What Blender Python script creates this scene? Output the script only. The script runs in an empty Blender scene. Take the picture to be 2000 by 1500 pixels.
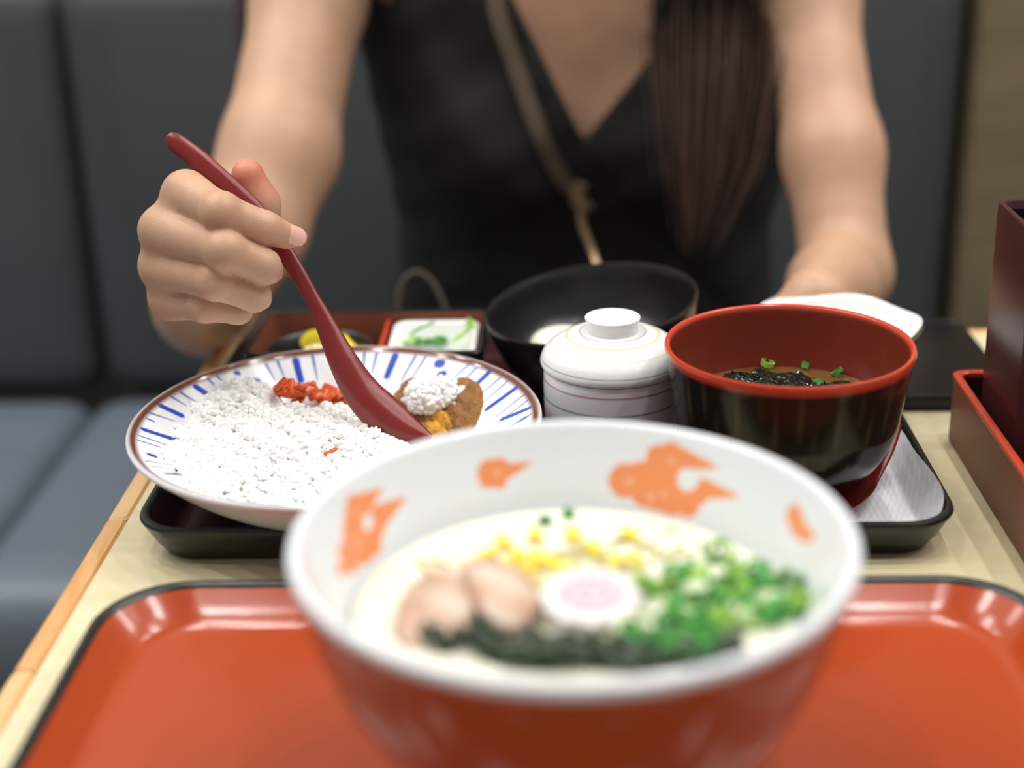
import bpy, bmesh, math, random
import numpy as np
from mathutils import Vector, Matrix, Euler

# ---------------------------------------------------------------- camera, world, light, exposure
SC = bpy.context.scene
COL = SC.collection
T = 0.74                                   # height of the table top above the floor

cam_d = bpy.data.cameras.new('camera')
cam = bpy.data.objects.new('camera', cam_d)
COL.objects.link(cam)
cam_d.sensor_fit = 'HORIZONTAL'
cam_d.sensor_width = 17.3
cam_d.lens = 25.0
cam_d.clip_start = 0.02
cam.location = (0, 0, T + 0.35)
cam.rotation_euler = (Matrix.Rotation(math.radians(2.1), 3, 'Z') @ Matrix.Rotation(math.radians(90 - 21.5), 3, 'X')
                      @ Matrix.Rotation(math.radians(-1.45), 3, 'Z')).to_euler()
cam_d.dof.use_dof = True
cam_d.dof.focus_distance = 0.775
cam_d.dof.aperture_fstop = 1.4
SC.camera = cam

world = bpy.data.worlds.new('restaurant_ambient')
SC.world = world
world.use_nodes = True
world.node_tree.nodes['Background'].inputs[0].default_value = (0.93, 0.96, 1.0, 1)
world.node_tree.nodes['Background'].inputs[1].default_value = 0.34

vs = SC.view_settings
vs.view_transform = 'Standard'
vs.look = 'None'
vs.gamma = 1.0
vs.use_curve_mapping = False
vs.exposure = 0.08

LAMP_W = 2.8                               # watts of one ceiling downlight
LAMP_SPOTS = [(x, y) for y in (0.16, 0.62, 1.06, 1.50) for x in (-1.55, -1.05, -0.5, 0.4, 0.95, 1.45)]
CEIL = 2.45

# ---------------------------------------------------------------- helpers
def lin(c):
    c = c.lstrip('#')
    v = [int(c[i:i+2], 16) / 255 for i in (0, 2, 4)]
    return tuple((x / 12.92 if x <= 0.04045 else ((x + 0.055) / 1.055) ** 2.4) for x in v)

def mat(name, col='#808080', rough=0.5, spec=0.5, coat=0.0, coat_rough=0.05, metal=0.0, attr=False, sss=0.0, sss_r=(1, .35, .2), sss_s=0.004,
        trans=0.0, bump=None, var=None, sheen=0.0, emit=None, grain=None):
    m = bpy.data.materials.new(name)
    m.use_nodes = True
    nt = m.node_tree
    N, L = nt.nodes, nt.links
    b = N['Principled BSDF']
    c = lin(col) + (1,)
    b.inputs['Base Color'].default_value = c
    b.inputs['Roughness'].default_value = rough
    b.inputs['Specular IOR Level'].default_value = spec
    b.inputs['Metallic'].default_value = metal
    b.inputs['Coat Weight'].default_value = coat
    b.inputs['Coat Roughness'].default_value = coat_rough
    b.inputs['Transmission Weight'].default_value = trans
    if sheen:
        b.inputs['Sheen Weight'].default_value = sheen
    if sss:
        b.inputs['Subsurface Weight'].default_value = sss
        b.inputs['Subsurface Radius'].default_value = sss_r
        b.inputs['Subsurface Scale'].default_value = sss_s
    src = None
    if attr:
        a = N.new('ShaderNodeAttribute')
        a.attribute_name = 'Col'
        src = a.outputs['Color']
    tc = None
    if var or bump or grain:
        tc = N.new('ShaderNodeTexCoord')
    if grain:                               # (scale vector, second colour, contrast low, high)
        mp = N.new('ShaderNodeMapping')
        mp.inputs['Scale'].default_value = grain[0]
        L.new(tc.outputs['Object'], mp.inputs['Vector'])
        n = N.new('ShaderNodeTexNoise')
        n.inputs['Scale'].default_value = 1.0
        n.inputs['Detail'].default_value = 6
        n.inputs['Distortion'].default_value = 1.2
        L.new(mp.outputs[0], n.inputs['Vector'])
        r = N.new('ShaderNodeMapRange')
        r.inputs[1].default_value, r.inputs[2].default_value = grain[2], grain[3]
        L.new(n.outputs[0], r.inputs[0])
        mx = N.new('ShaderNodeMix')
        mx.data_type = 'RGBA'
        mx.inputs['A'].default_value = c
        mx.inputs['B'].default_value = lin(grain[1]) + (1,)
        L.new(r.outputs[0], mx.inputs['Factor'])
        src = mx.outputs['Result']
    if var:                                 # (scale, amount)
        n = N.new('ShaderNodeTexNoise')
        n.inputs['Scale'].default_value = var[0]
        n.inputs['Detail'].default_value = 4
        L.new(tc.outputs['Object'], n.inputs['Vector'])
        r = N.new('ShaderNodeMapRange')
        r.inputs[1].default_value, r.inputs[2].default_value = 0.3, 0.7
        r.inputs[3].default_value, r.inputs[4].default_value = 1 - var[1], 1 + var[1]
        L.new(n.outputs[0], r.inputs[0])
        mu = N.new('ShaderNodeMix')
        mu.data_type = 'RGBA'
        mu.blend_type = 'MULTIPLY'
        mu.inputs['Factor'].default_value = 1
        mu.inputs['A'].default_value = c
        if src:
            L.new(src, mu.inputs['A'])
        L.new(r.outputs[0], mu.inputs['B'])
        src = mu.outputs['Result']
    if src:
        L.new(src, b.inputs['Base Color'])
    if bump:                                # (scale, strength, distance)
        n = N.new('ShaderNodeTexNoise')
        n.inputs['Scale'].default_value = bump[0]
        n.inputs['Detail'].default_value = 5
        L.new(tc.outputs['Object'], n.inputs['Vector'])
        bp = N.new('ShaderNodeBump')
        bp.inputs['Strength'].default_value = bump[1]
        bp.inputs['Distance'].default_value = bump[2]
        L.new(n.outputs[0], bp.inputs['Height'])
        L.new(bp.outputs[0], b.inputs['Normal'])
    if emit:
        b.inputs['Emission Color'].default_value = lin(emit[0]) + (1,)
        b.inputs['Emission Strength'].default_value = emit[1]
    return m

def mesh(name, V, F, cols=None, sharp=40, smooth=True):
    me = bpy.data.meshes.new(name)
    V = np.asarray(V, dtype=float)
    me.from_pydata(V.tolist(), [], [tuple(int(i) for i in f) for f in F])
    me.update()
    if smooth:
        me.shade_smooth()
        if sharp:
            me.set_sharp_from_angle(angle=math.radians(sharp))
    if cols is not None:
        a = me.color_attributes.new('Col', 'FLOAT_COLOR', 'POINT')
        c = np.ones((len(V), 4), dtype=np.float32)
        c[:, :3] = np.asarray(cols)
        a.data.foreach_set('color', c.ravel())
    return me

def obj(name, me, m, parent=None, loc=None):
    o = bpy.data.objects.new(name, me)
    COL.objects.link(o)
    if m is not None and len(me.materials) == 0:
        me.materials.append(m)
    if parent is not None:
        o.parent = parent
        if parent.type == 'EMPTY':
            o.location = -parent.location if loc is None else loc
        elif loc is not None:
            o.location = loc
    elif loc is not None:
        o.location = loc
    return o

def tag(o, label=None, cat=None, group=None, kind=None):
    if label: o['label'] = label
    if cat: o['category'] = cat
    if group: o['group'] = group
    if kind: o['kind'] = kind
    return o

def thing(name, label, cat, loc, group=None):
    o = bpy.data.objects.new(name, None)
    COL.objects.link(o)
    o.empty_display_size = 0.02
    o.location = loc
    return tag(o, label, cat, group)

class MB:
    """collects shapes of ONE part"""
    def __init__(s):
        s.V, s.F, s.C, s.n = [], [], [], 0
    def add(s, V, F, c=None):
        V = np.asarray(V, dtype=float).reshape(-1, 3)
        s.V.append(V)
        s.F += [tuple(i + s.n for i in f) for f in F]
        s.n += len(V)
        s.C.append(np.tile(np.asarray(c if c is not None else (1, 1, 1), dtype=float), (len(V), 1)) if np.ndim(c) < 2 else np.asarray(c))
        return s
    def mesh(s, name, col=False, sharp=40, smooth=True):
        return mesh(name, np.vstack(s.V), s.F, np.vstack(s.C) if col else None, sharp, smooth)

def lathe(prof, n=96, c=(0, 0, 0)):
    """surface of revolution of (r, z); r == 0 gives a pole"""
    V, F, rings = [], [], []
    a = np.arange(n) * 2 * math.pi / n
    for r, z in prof:
        if r <= 1e-7:
            rings.append([len(V)]); V.append((c[0], c[1], c[2] + z))
        else:
            rings.append(list(range(len(V), len(V) + n)))
            V += [(c[0] + r * math.cos(t), c[1] + r * math.sin(t), c[2] + z) for t in a]
    for A, B in zip(rings, rings[1:]):
        for i in range(n):
            j = (i + 1) % n
            if len(A) == 1 and len(B) == 1: continue
            if len(A) == 1: F.append((A[0], B[j], B[i]))
            elif len(B) == 1: F.append((A[i], A[j], B[0]))
            else: F.append((A[i], A[j], B[j], B[i]))
    return np.array(V), F

def smooth_prof(pts, sub=6):
    """Catmull-Rom through a profile"""
    P = [np.array(p, float) for p in pts]
    out = []
    for i in range(len(P) - 1):
        p0 = P[max(i - 1, 0)]; p1 = P[i]; p2 = P[i + 1]; p3 = P[min(i + 2, len(P) - 1)]
        for k in range(sub):
            t = k / sub
            out.append(tuple(0.5 * (2 * p1 + (p2 - p0) * t + (2 * p0 - 5 * p1 + 4 * p2 - p3) * t * t + (3 * p1 - p0 - 3 * p2 + p3) * t ** 3)))
    out.append(tuple(P[-1]))
    return out

def rrect(cx, cy, hx, hy, r, z, nc=8):
    r = min(r, hx - 1e-4, hy - 1e-4)
    out = []
    for qx, qy, a0 in ((1, 1, 0), (-1, 1, 90), (-1, -1, 180), (1, -1, 270)):
        for k in range(nc + 1):
            a = math.radians(a0 + 90 * k / nc)
            out.append((cx + qx * (hx - r) + r * math.cos(a), cy + qy * (hy - r) + r * math.sin(a), z))
    return out

def loft(secs, nc=8, cap0=True, cap1=True):
    """secs: (cx, cy, hx, hy, r, z)"""
    V, F = [], []
    n = 4 * (nc + 1)
    for s in secs: V += rrect(*s, nc=nc)
    for k in range(len(secs) - 1):
        for i in range(n):
            j = (i + 1) % n
            F.append((k * n + i, k * n + j, (k + 1) * n + j, (k + 1) * n + i))
    if cap0: F.append(tuple(reversed(range(n))))
    if cap1: F.append(tuple(range((len(secs) - 1) * n, len(secs) * n)))
    return np.array(V), F

def box(x0, x1, y0, y1, z0, z1, bev=0.002):
    cx, cy, hx, hy = (x0 + x1) / 2, (y0 + y1) / 2, (x1 - x0) / 2, (y1 - y0) / 2
    b = min(bev, hx * .9, hy * .9, (z1 - z0) * .45)
    return loft([(cx, cy, hx - b, hy - b, b, z0), (cx, cy, hx, hy, b * 1.5, z0 + b), (cx, cy, hx, hy, b * 1.5, z1 - b), (cx, cy, hx - b, hy - b, b, z1)], nc=2)

def tube(pts, rad, n=8, flat=1.0, cap=True):
    """tube along points; rad is a number or list"""
    P = np.array(pts, float)
    R = np.full(len(P), rad) if np.isscalar(rad) else np.array(rad, float)
    tg = np.gradient(P, axis=0)
    tg /= np.linalg.norm(tg, axis=1)[:, None] + 1e-12
    u = np.cross(tg[0], (0, 0, 1))
    if np.linalg.norm(u) < 1e-3: u = np.cross(tg[0], (0, 1, 0))
    u /= np.linalg.norm(u)
    V, F = [], []
    for i in range(len(P)):
        u = u - tg[i] * (u @ tg[i]); u /= np.linalg.norm(u) + 1e-12
        w = np.cross(tg[i], u)
        for k in range(n):
            a = 2 * math.pi * k / n
            V.append(P[i] + R[i] * (math.cos(a) * u + math.sin(a) * w * flat))
    for i in range(len(P) - 1):
        for k in range(n):
            j = (k + 1) % n
            F.append((i * n + k, i * n + j, (i + 1) * n + j, (i + 1) * n + k))
    if cap:
        F.append(tuple(reversed(range(n)))); F.append(tuple(range((len(P) - 1) * n, len(P) * n)))
    return np.array(V), F

def spline(pts, sub=8):
    return np.array(smooth_prof(pts, sub))

def ellipsoid(nu=10, nv=7):
    V, F = [(0, 0, 1)], []
    for i in range(1, nv):
        t = math.pi * i / nv
        for k in range(nu):
            a = 2 * math.pi * k / nu
            V.append((math.sin(t) * math.cos(a), math.sin(t) * math.sin(a), math.cos(t)))
    V.append((0, 0, -1))
    for k in range(nu): F.append((0, 1 + k, 1 + (k + 1) % nu))
    for i in range(nv - 2):
        for k in range(nu):
            a, b = 1 + i * nu + k, 1 + i * nu + (k + 1) % nu
            F.append((a, a + nu, b + nu, b))
    l = len(V) - 1
    for k in range(nu): F.append((l, 1 + (nv - 2) * nu + (k + 1) % nu, 1 + (nv - 2) * nu + k))
    return np.array(V, float), F

def cap_dist(P, a, b, ra, rb):
    """signed distance of points P to a tapered capsule"""
    a = np.array(a, float); b = np.array(b, float)
    ab = b - a
    t = np.clip(((P - a) @ ab) / max(ab @ ab, 1e-12), 0, 1)
    return np.linalg.norm(P - a - t[:, None] * ab, axis=1) - (ra + (rb - ra) * t)

rng = random.Random(7)
nrg = np.random.default_rng(11)

# ---------------------------------------------------------------- materials
M = {}
M['laminate'] = mat('cream_laminate', '#ddd3b0', 0.42, grain=((3, 40, 40), '#d3c79f', .35, .7))
M['edge_wood'] = mat('edge_wood', '#dcae78', 0.4, grain=((60, 8, 60), '#c98d55', .35, .7))
M['edge_wood2'] = mat('edge_wood_pale', '#e3bd8c', 0.4, grain=((60, 8, 60), '#d2a06a', .35, .7))
M['leather'] = mat('grey_leather', '#69737f', 0.42, 0.45, bump=(420, .12, .002), var=(6, .06))
M['leather_back'] = mat('grey_leather_back', '#434647', 0.55, 0.35, bump=(420, .12, .002), var=(5, .06))
M['piping'] = mat('dark_piping', '#2a2c2e', 0.5)
M['wallwood'] = mat('beige_wall_panel', '#7d6d50', 0.6, grain=((4, 4, 30), '#6f6046', .35, .7))
M['wall'] = mat('plaster', '#b9b2a4', 0.8, var=(3, .05))
M['ceiling'] = mat('ceiling_paint', '#d8d4cc', 0.9, var=(3, .03))
M['floor'] = mat('floor_wood', '#6e5f48', 0.5, grain=((2, 30, 1), '#55472f', .35, .7))
M['dark_metal'] = mat('dark_metal', '#2b2b2c', 0.35, metal=0.6, var=(30, .1))
M['lens'] = mat('lamp_lens', '#ffffff', 0.4, emit=('#fff4e6', 30))
M['trim_white'] = mat('lamp_trim', '#e8e8e6', 0.4, var=(20, .03))
M['black_lac'] = mat('black_lacquer', '#1c1c1c', 0.30, 0.5, var=(30, .1))
M['tray_in'] = mat('dark_lacquer', '#3d1b19', 0.22, 0.5, var=(20, .1))
M['red_lac'] = mat('red_lacquer_tray', '#a8421f', 0.18, 0.5, bump=(260, .05, .0006), var=(4, .06))
M['attr_gloss'] = mat('glazed_porcelain', '#ffffff', 0.12, 0.5, attr=True, var=(25, .015))
M['attr_lac'] = mat('painted_lacquer', '#ffffff', 0.18, 0.32, attr=True, var=(18, .05))
M['white_gloss'] = mat('white_porcelain', '#eef0f0', 0.12, 0.5, var=(25, .015))
M['red_wood'] = mat('dark_red_lacquer', '#45201f', 0.30, 0.5, bump=(300, .12, .0008), var=(14, .12))
M['caddy_out'] = mat('brown_lacquer', '#7a4836', 0.42, 0.2, bump=(200, .08, .0008), var=(10, .08))
M['caddy_rim'] = mat('orange_red_rim', '#b8402a', 0.3, var=(20, .05))
M['caddy_in'] = mat('dark_maroon_lining', '#3a1f1d', 0.35, var=(20, .1))
M['spoon'] = mat('spoon_lacquer', '#7a2320', 0.30, 0.5, bump=(150, .08, .001), var=(20, .08))
M['rice'] = mat('boiled_rice', '#f6f6f1', 0.35, 0.35, attr=True)
M['curry'] = mat('curry_sauce', '#8a5a22', 0.18, 0.5, bump=(230, 1.0, .004), var=(130, .3))
M['curry_y'] = mat('curry_yellow', '#c8902c', 0.18, 0.5, bump=(330, .9, .003), var=(130, .3))
M['pickle_red'] = mat('red_pickle', '#d8581f', 0.22, 0.5, var=(120, .15), sss=.1)
M['pickle_yel'] = mat('yellow_pickle', '#f2dc3a', 0.25, 0.5, var=(60, .1), sss=.1)
M['pickle_pale'] = mat('pale_pickle', '#f3ecae', 0.25, 0.5, var=(60, .06), sss=.1)
M['green_a'] = mat('scallion_green', '#4fa04a', 0.25, 0.5, var=(150, .25), sss=.1)
M['green_b'] = mat('scallion_light', '#9ccc5c', 0.25, 0.5, var=(150, .2), sss=.1)
M['green_c'] = mat('scallion_white', '#e3efc4', 0.25, 0.5, var=(150, .1), sss=.15)
M['wakame'] = mat('wakame', '#1f301a', 0.2, 0.3, var=(80, .4), bump=(140, .3, .002))
M['wakame_dark'] = mat('wakame_dark', '#151d17', 0.10, 0.6, var=(80, .4), bump=(140, .3, .002))
M['broth'] = mat('creamy_broth', '#e6e4d4', 0.12, 0.5, var=(40, .03), bump=(60, .15, .002), sss=.2, sss_r=(1, .9, .6))
M['noodle'] = mat('noodle', '#dcd3a8', 0.22, 0.5, var=(60, .05), sss=.15, sss_r=(1, .9, .6))
M['corn'] = mat('corn', '#fbe04a', 0.2, 0.5, var=(120, .12), sss=.2, sss_r=(1, .8, .2))
M['chashu'] = mat('chashu', '#ceab93', 0.35, 0.5, attr=True, var=(90, .12), bump=(120, .4, .002), sss=.1)
M['naruto'] = mat('naruto', '#ffffff', 0.35, 0.4, attr=True, sss=.2)
M['miso'] = mat('miso_soup', '#74502a', 0.06, 0.6, var=(40, .25))
M['tofu'] = mat('egg_white', '#f4f3e6', 0.25, 0.5, var=(30, .03), sss=.2)
M['napkin'] = mat('paper_napkin', '#e8eaf2', 0.85, 0.2, attr=True, sheen=.1)
M['phone'] = mat('phone_case', '#1d1d20', 0.45, 0.4, bump=(500, .05, .001))
M['screen'] = mat('phone_screen', '#0c0c10', 0.22, 0.4, var=(8, .05))
M['skin'] = mat('skin', '#c79a7c', 0.42, 0.35, attr=True, sss=0.10, sss_r=(1, .36, .2), sss_s=0.003, bump=(800, .25, .0007), var=(40, .05))
M['nail'] = mat('fingernail', '#e3b3a4', 0.18, 0.5, var=(60, .04))
M['dress'] = mat('black_dress', '#2a2a2a', 0.8, 0.2, bump=(900, .15, .0006), var=(5, .02))
M['hair'] = mat('dark_brown_hair', '#3a2721', 0.5, 0.25, attr=True)
M['loop'] = mat('dark_taupe_cord', '#4b4139', 0.55, bump=(500, .3, .001))
M['strap'] = mat('beige_strap', '#685b4b', 0.6, bump=(500, .3, .001), var=(60, .1))
M['brass'] = mat('aged_brass', '#9c8467', 0.35, metal=.7, var=(80, .1))
M['bag'] = mat('black_bag_leather', '#222222', 0.5, 0.4, bump=(400, .2, .001))
M['eye'] = mat('eye_white', '#f2efe9', 0.15, attr=True)

# ---------------------------------------------------------------- structure
def struct(name, V_F, m, parent=None, sharp=30):
    o = obj(name, mesh(name, V_F[0], V_F[1], sharp=sharp), m, parent)
    if parent is None: o['kind'] = 'structure'
    return o

struct('floor', box(-2.6, 2.4, -1.2, 1.85, -0.05, 0.0, .001), M['floor'])
struct('ceiling', box(-2.6, 2.4, -1.2, 1.85, CEIL, CEIL + .05, .001), M['ceiling'])
struct('wall_back', box(-2.6, 2.4, 1.80, 1.85, 0.001, CEIL - .001, .001), M['wall'])
struct('trim_1', box(0.462, 1.30, 1.66, 1.797, 0.001, 2.0, .004), M['wallwood'])

# ceiling downlights: each a thing with its own lamp
for (x, y) in LAMP_SPOTS:
    t = thing('ceiling_downlight', 'small round recessed downlight in the pale ceiling above the table', 'light', (x, y, CEIL - .012), 'ceiling downlights')
    V, F = lathe([(.034, .004), (.038, 0), (.05, 0), (.054, .004), (.054, .0115), (.034, .0115), (.034, .004)], 32, (x, y, CEIL - .012))
    obj('trim_ring', mesh('trim_ring', V, F), M['trim_white'], t)
    V, F = lathe([(0, .005), (.0335, .005), (.0335, .011), (0, .011)], 24, (x, y, CEIL - .012))
    obj('lens', mesh('lens', V, F), M['lens'], t)
    ld = bpy.data.lights.new('downlight_lamp', 'AREA')
    ld.shape = 'DISK'; ld.size = 0.066; ld.energy = LAMP_W; ld.color = (1, .99, .965)
    lo = bpy.data.objects.new('downlight_lamp', ld)
    COL.objects.link(lo); lo.parent = t; lo.location = (0, 0, -.004)

# ---------------------------------------------------------------- bench (banquette)
def bench_unit(x0, x1, label):
    t = thing('banquette_bench', label, 'bench', ((x0 + x1) / 2, 1.42, 0))
    xm, w = (x0 + x1) / 2, (x1 - x0) / 2 - .003
    V, F = loft([(xm, 1.44, w - .002, .25, .01, .0), (xm, 1.44, w - .002, .25, .01, .30)], 3)
    obj('plinth', mesh('plinth', V, F), M['piping'], t)
    yc, hd = (1.170 + 1.668) / 2, (1.668 - 1.170) / 2
    V, F = loft([(xm, yc, w - .012, hd - .012, .02, .30), (xm, yc, w - .002, hd - .002, .025, .315), (xm, yc, w, hd, .03, .345), (xm, yc, w, hd, .03, .39),
                 (xm, yc, w - .003, hd - .006, .03, .41), (xm, yc, w - .010, hd - .018, .03, .423), (xm, yc, w - .022, hd - .04, .03, .429), (xm, yc, w - .06, hd - .09, .03, .4305)], 5)
    obj('seat_cushion', mesh('seat_cushion', V, F, sharp=60), M['leather'], t)
    # back cushion: lofted along Y (front face puffed)
    V, F = loft([(xm, 0, w - .05, .215, .03, 0), (xm, 0, w - .02, .232, .03, .004), (xm, 0, w - .006, .243, .03, .014), (xm, 0, w, .247, .03, .03), (xm, 0, w, .247, .03, .09), (xm, 0, w - .01, .237, .03, .10)], 5)
    W = np.column_stack([V[:, 0], 1.672 + V[:, 2], .668 - V[:, 1]])
    obj('back_cushion', mesh('back_cushion', W, F, sharp=60), M['leather_back'], t)
    return t
bench_unit(-1.62, -0.566, 'grey leather bench section on the far left beside an empty seat')
bench_unit(-0.566, 0.458, 'grey leather bench section behind the seated person in black')

# ---------------------------------------------------------------- table
t = thing('dining_table', 'cream laminate dining table with pale wooden edge banding', 'table', (.11, .61, 0))
X0, X1, Y0, Y1 = -0.243, 0.50, 0.22, 0.982
V, F = box(X0 + .0115, X1 - .0115, Y0 + .0115, Y1 - .0115, T - .032, T, .0006)
obj('table_top', mesh('table_top', V, F), M['laminate'], t)
ys = [Y0, .405, .552, .700, .866, Y1]
for k in range(5):
    for xa, xb in ((X0, X0 + .0112), (X1 - .0112, X1)):
        V, F = box(xa, xb, ys[k] + .0002, ys[k + 1] - .0002, T - .032, T + .0001, .0015)
        obj('edge_strip', mesh('edge_strip', V, F), M['edge_wood' if k % 2 == 0 else 'edge_wood2'], t)
xs = [X0 + .0115, .02, .27, X1 - .0115]
for k in range(3):
    for ya, yb in ((Y0, Y0 + .0112), (Y1 - .0112, Y1)):
        V, F = box(xs[k] + .0002, xs[k + 1] - .0002, ya, yb, T - .032, T + .0001, .0015)
        obj('edge_strip', mesh('edge_strip', V, F), M['edge_wood' if k % 2 else 'edge_wood2'], t)
V, F = lathe([(0, .02), (.038, .02), (.034, .05), (.034, T - .06), (.11, T - .04), (.11, T - .033), (0, T - .033)], 32, (.13, .60, 0))
obj('pedestal', mesh('pedestal', V, F), M['dark_metal'], t)
V, F = loft([(.13, .60, .21, .21, .03, 0), (.13, .60, .21, .21, .03, .010), (.13, .60, .19, .19, .03, .02)], 6)
obj('foot_plate', mesh('foot_plate', V, F), M['dark_metal'], t)
# ---------------------------------------------------------------- trays
def tray(label, cx, cy, hx, hy, rc, rim, m_in, inset):
    t = thing('serving_tray', label, 'tray', (cx, cy, T))
    def s(d, z, r=None): return (cx, cy, hx - d, hy - d, max((rc if r is None else r) - d * .6, .008), T + z)
    V, F = loft([s(inset, 0), s(inset * .75, .0008), s(inset * .42, rim * .35), s(inset * .16, rim * .7), s(0, rim - .002), s(.0006, rim - .0004), s(.002, rim),
                 s(.0040, rim - .0004), s(.0048, rim - .0018), s(inset * .35 + .004, rim * .62), s(inset * .62 + .004, .0078), s(inset * .8 + .005, .0060)], 10)
    obj('tray_body', mesh('tray_body', V, F, sharp=50), M['black_lac'], t)
    V, F = loft([s(.0050, rim - .0020), s(inset * .35 + .0043, rim * .62 + .0002), s(inset * .62 + .0044, .0082), s(inset * .72 + .005, .0068), s(inset * .95 + .007, .0062)], 10, cap0=False)
    obj('lining', mesh('lining', V, F, sharp=50), m_in, t)
    return t
tray('black tray under the curry plate and miso soup', -.0105, .7885, .2035, .1465, .026, .022, M['tray_in'], .014)
tray('red tray with black rim under the big noodle bowl', .0, .446, .2085, .151, .040, .020, M['red_lac'], .020)

# ---------------------------------------------------------------- ramen bowl
RB = (.0027, .4606)
prof_out = smooth_prof([(.0355, .0075), (.0360, .0180), (.0420, .0210), (.0510, .0262), (.0620, .0345), (.0740, .0472), (.0834, .0618), (.0905, .0800), (.0958, .0985), (.0978, .1085)], 5)
prof_rim = [(.0986, .1110), (.0987, .1126), (.0977, .1139), (.0962, .1143), (.0948, .1136), (.0939, .1120)]
prof_in = smooth_prof([(.0930, .1098), (.0892, .1019), (.0832, .0900), (.0800, .0832), (.0700, .0660), (.0500, .0430), (.0250, .0330)], 18)
prof = [(0, .0115), (.031, .0105), (.032, .0072), (.034, .0070)] + prof_out + prof_rim + prof_in + [(0, .0330)]
nS = 640
V, F = lathe(prof, nS, (RB[0], RB[1], T))
cols = np.tile(lin('#a04a24'), (len(V), 1)).astype(float)
rr = np.hypot(V[:, 0] - RB[0], V[:, 1] - RB[1])
first_rim = 1 + nS * (3 + len(prof_out))
white = np.array(lin('#e6eaee'))
cols[first_rim:] = white
ORG = np.array(lin('#f09460'))
def paint(V, cols, sel, caps, c, soft=.0008):
    P = V[sel]
    d = np.full(len(P), 9.)
    for a, b, ra, rb in caps: d = np.minimum(d, cap_dist(P, a, b, ra, rb))
    w = np.clip(.5 - d / soft, 0, 1)[:, None]
    cols[sel] = cols[sel] * (1 - w) + np.array(c) * w
CLOUD = [((-0.0294, 0.5418, 0.8378), (-0.0294, 0.5418, 0.8378), 0.00579, 0.00579), ((-0.0258, 0.5434, 0.8386), (-0.0258, 0.5434, 0.8386), 0.00479, 0.00479), ((-0.031, 0.5399, 0.8354), (-0.031, 0.5399, 0.8354), 0.0032, 0.0032), ((-0.0262, 0.5414, 0.8344), (-0.0262, 0.5414, 0.8344), 0.0032, 0.0032), ((-0.0226, 0.5441, 0.8378), (-0.0133, 0.5477, 0.8396), 0.003, 0.0005), ((0.025, 0.5429, 0.8334), (0.025, 0.5429, 0.8334), 0.00699, 0.00699), ((0.031, 0.5424, 0.8358), (0.031, 0.5424, 0.8358), 0.00579, 0.00579), ((0.0378, 0.544, 0.8438), (0.0378, 0.544, 0.8438), 0.00449, 0.00449), ((0.0429, 0.5421, 0.8446), (0.0429, 0.5421, 0.8446), 0.00549, 0.00549), ((0.0387, 0.5373, 0.8328), (0.0387, 0.5373, 0.8328), 0.00949, 0.00949), ((0.0433, 0.534, 0.8308), (0.0433, 0.534, 0.8308), 0.00799, 0.00799), ((0.0332, 0.5387, 0.8304), (0.0332, 0.5387, 0.8304), 0.00649, 0.00649), ((0.0493, 0.529, 0.8288), (0.0493, 0.529, 0.8288), 0.00479, 0.00479), ((0.0531, 0.5294, 0.8338), (0.0531, 0.5294, 0.8338), 0.00479, 0.00479), ((0.055, 0.5293, 0.836), (0.055, 0.5293, 0.836), 0.00399, 0.00399), ((0.0357, 0.5412, 0.8372), (0.0357, 0.5412, 0.8372), 0.00599, 0.00599), ((0.0412, 0.5401, 0.8394), (0.0412, 0.5401, 0.8394), 0.00549, 0.00549), ((0.0452, 0.5406, 0.8444), (0.0604, 0.5307, 0.8444), 0.00499, 0.0005), ((0.055, 0.5293, 0.836), (0.0671, 0.519, 0.8374), 0.00419, 0.0005), ((0.0851, 0.4948, 0.8416), (0.0851, 0.4948, 0.8416), 0.00399, 0.00399), ((0.0859, 0.4898, 0.8396), (0.0859, 0.4898, 0.8396), 0.00419, 0.00419), ((0.0874, 0.4841, 0.8392), (0.0896, 0.4783, 0.8406), 0.0034, 0.0014), ((-0.0781, 0.4997, 0.8426), (-0.0781, 0.4997, 0.8426), 0.00625, 0.00625), ((-0.0792, 0.4943, 0.8404), (-0.0792, 0.4943, 0.8404), 0.00495, 0.00495), ((-0.077, 0.4913, 0.834), (-0.077, 0.4913, 0.834), 0.00937, 0.00937), ((-0.0795, 0.4806, 0.8324), (-0.0795, 0.4806, 0.8324), 0.00625, 0.00625), ((-0.0724, 0.4969, 0.8304), (-0.0724, 0.4969, 0.8304), 0.00495, 0.00495), ((-0.081, 0.4717, 0.8324), (-0.081, 0.4717, 0.8324), 0.00286, 0.00286), ((-0.0759, 0.5046, 0.8432), (-0.0702, 0.5143, 0.8444), 0.00417, 0.00052), ((-0.0706, 0.507, 0.8364), (-0.062, 0.5196, 0.838), 0.00469, 0.00052), ((-0.0712, 0.5027, 0.8336), (-0.0712, 0.5027, 0.8336), 0.00391, 0.00391)]
HOLE = [((0.0495, 0.5344, 0.8376), (0.0495, 0.5344, 0.8376), 0.00459, 0.00459), ((-0.0744, 0.501, 0.837), (-0.0748, 0.4989, 0.8362), 0.0026, 0.00182)]
LIGHT = [((-0.0268, 0.5428, 0.8378), (-0.0268, 0.5428, 0.8378), 0.0016, 0.0016), ((0.0266, 0.5423, 0.8334), (0.0266, 0.5423, 0.8334), 0.0018, 0.0018), ((0.0348, 0.5369, 0.8288), (0.0348, 0.5369, 0.8288), 0.0018, 0.0018), ((0.0432, 0.5408, 0.843), (0.0432, 0.5408, 0.843), 0.0016, 0.0016), ((0.0398, 0.5356, 0.8308), (0.0398, 0.5356, 0.8308), 0.0014, 0.0014), ((-0.078, 0.4992, 0.8422), (-0.078, 0.4992, 0.8422), 0.00156, 0.00156), ((-0.0774, 0.4901, 0.834), (-0.0774, 0.4901, 0.834), 0.00182, 0.00182)]
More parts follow.
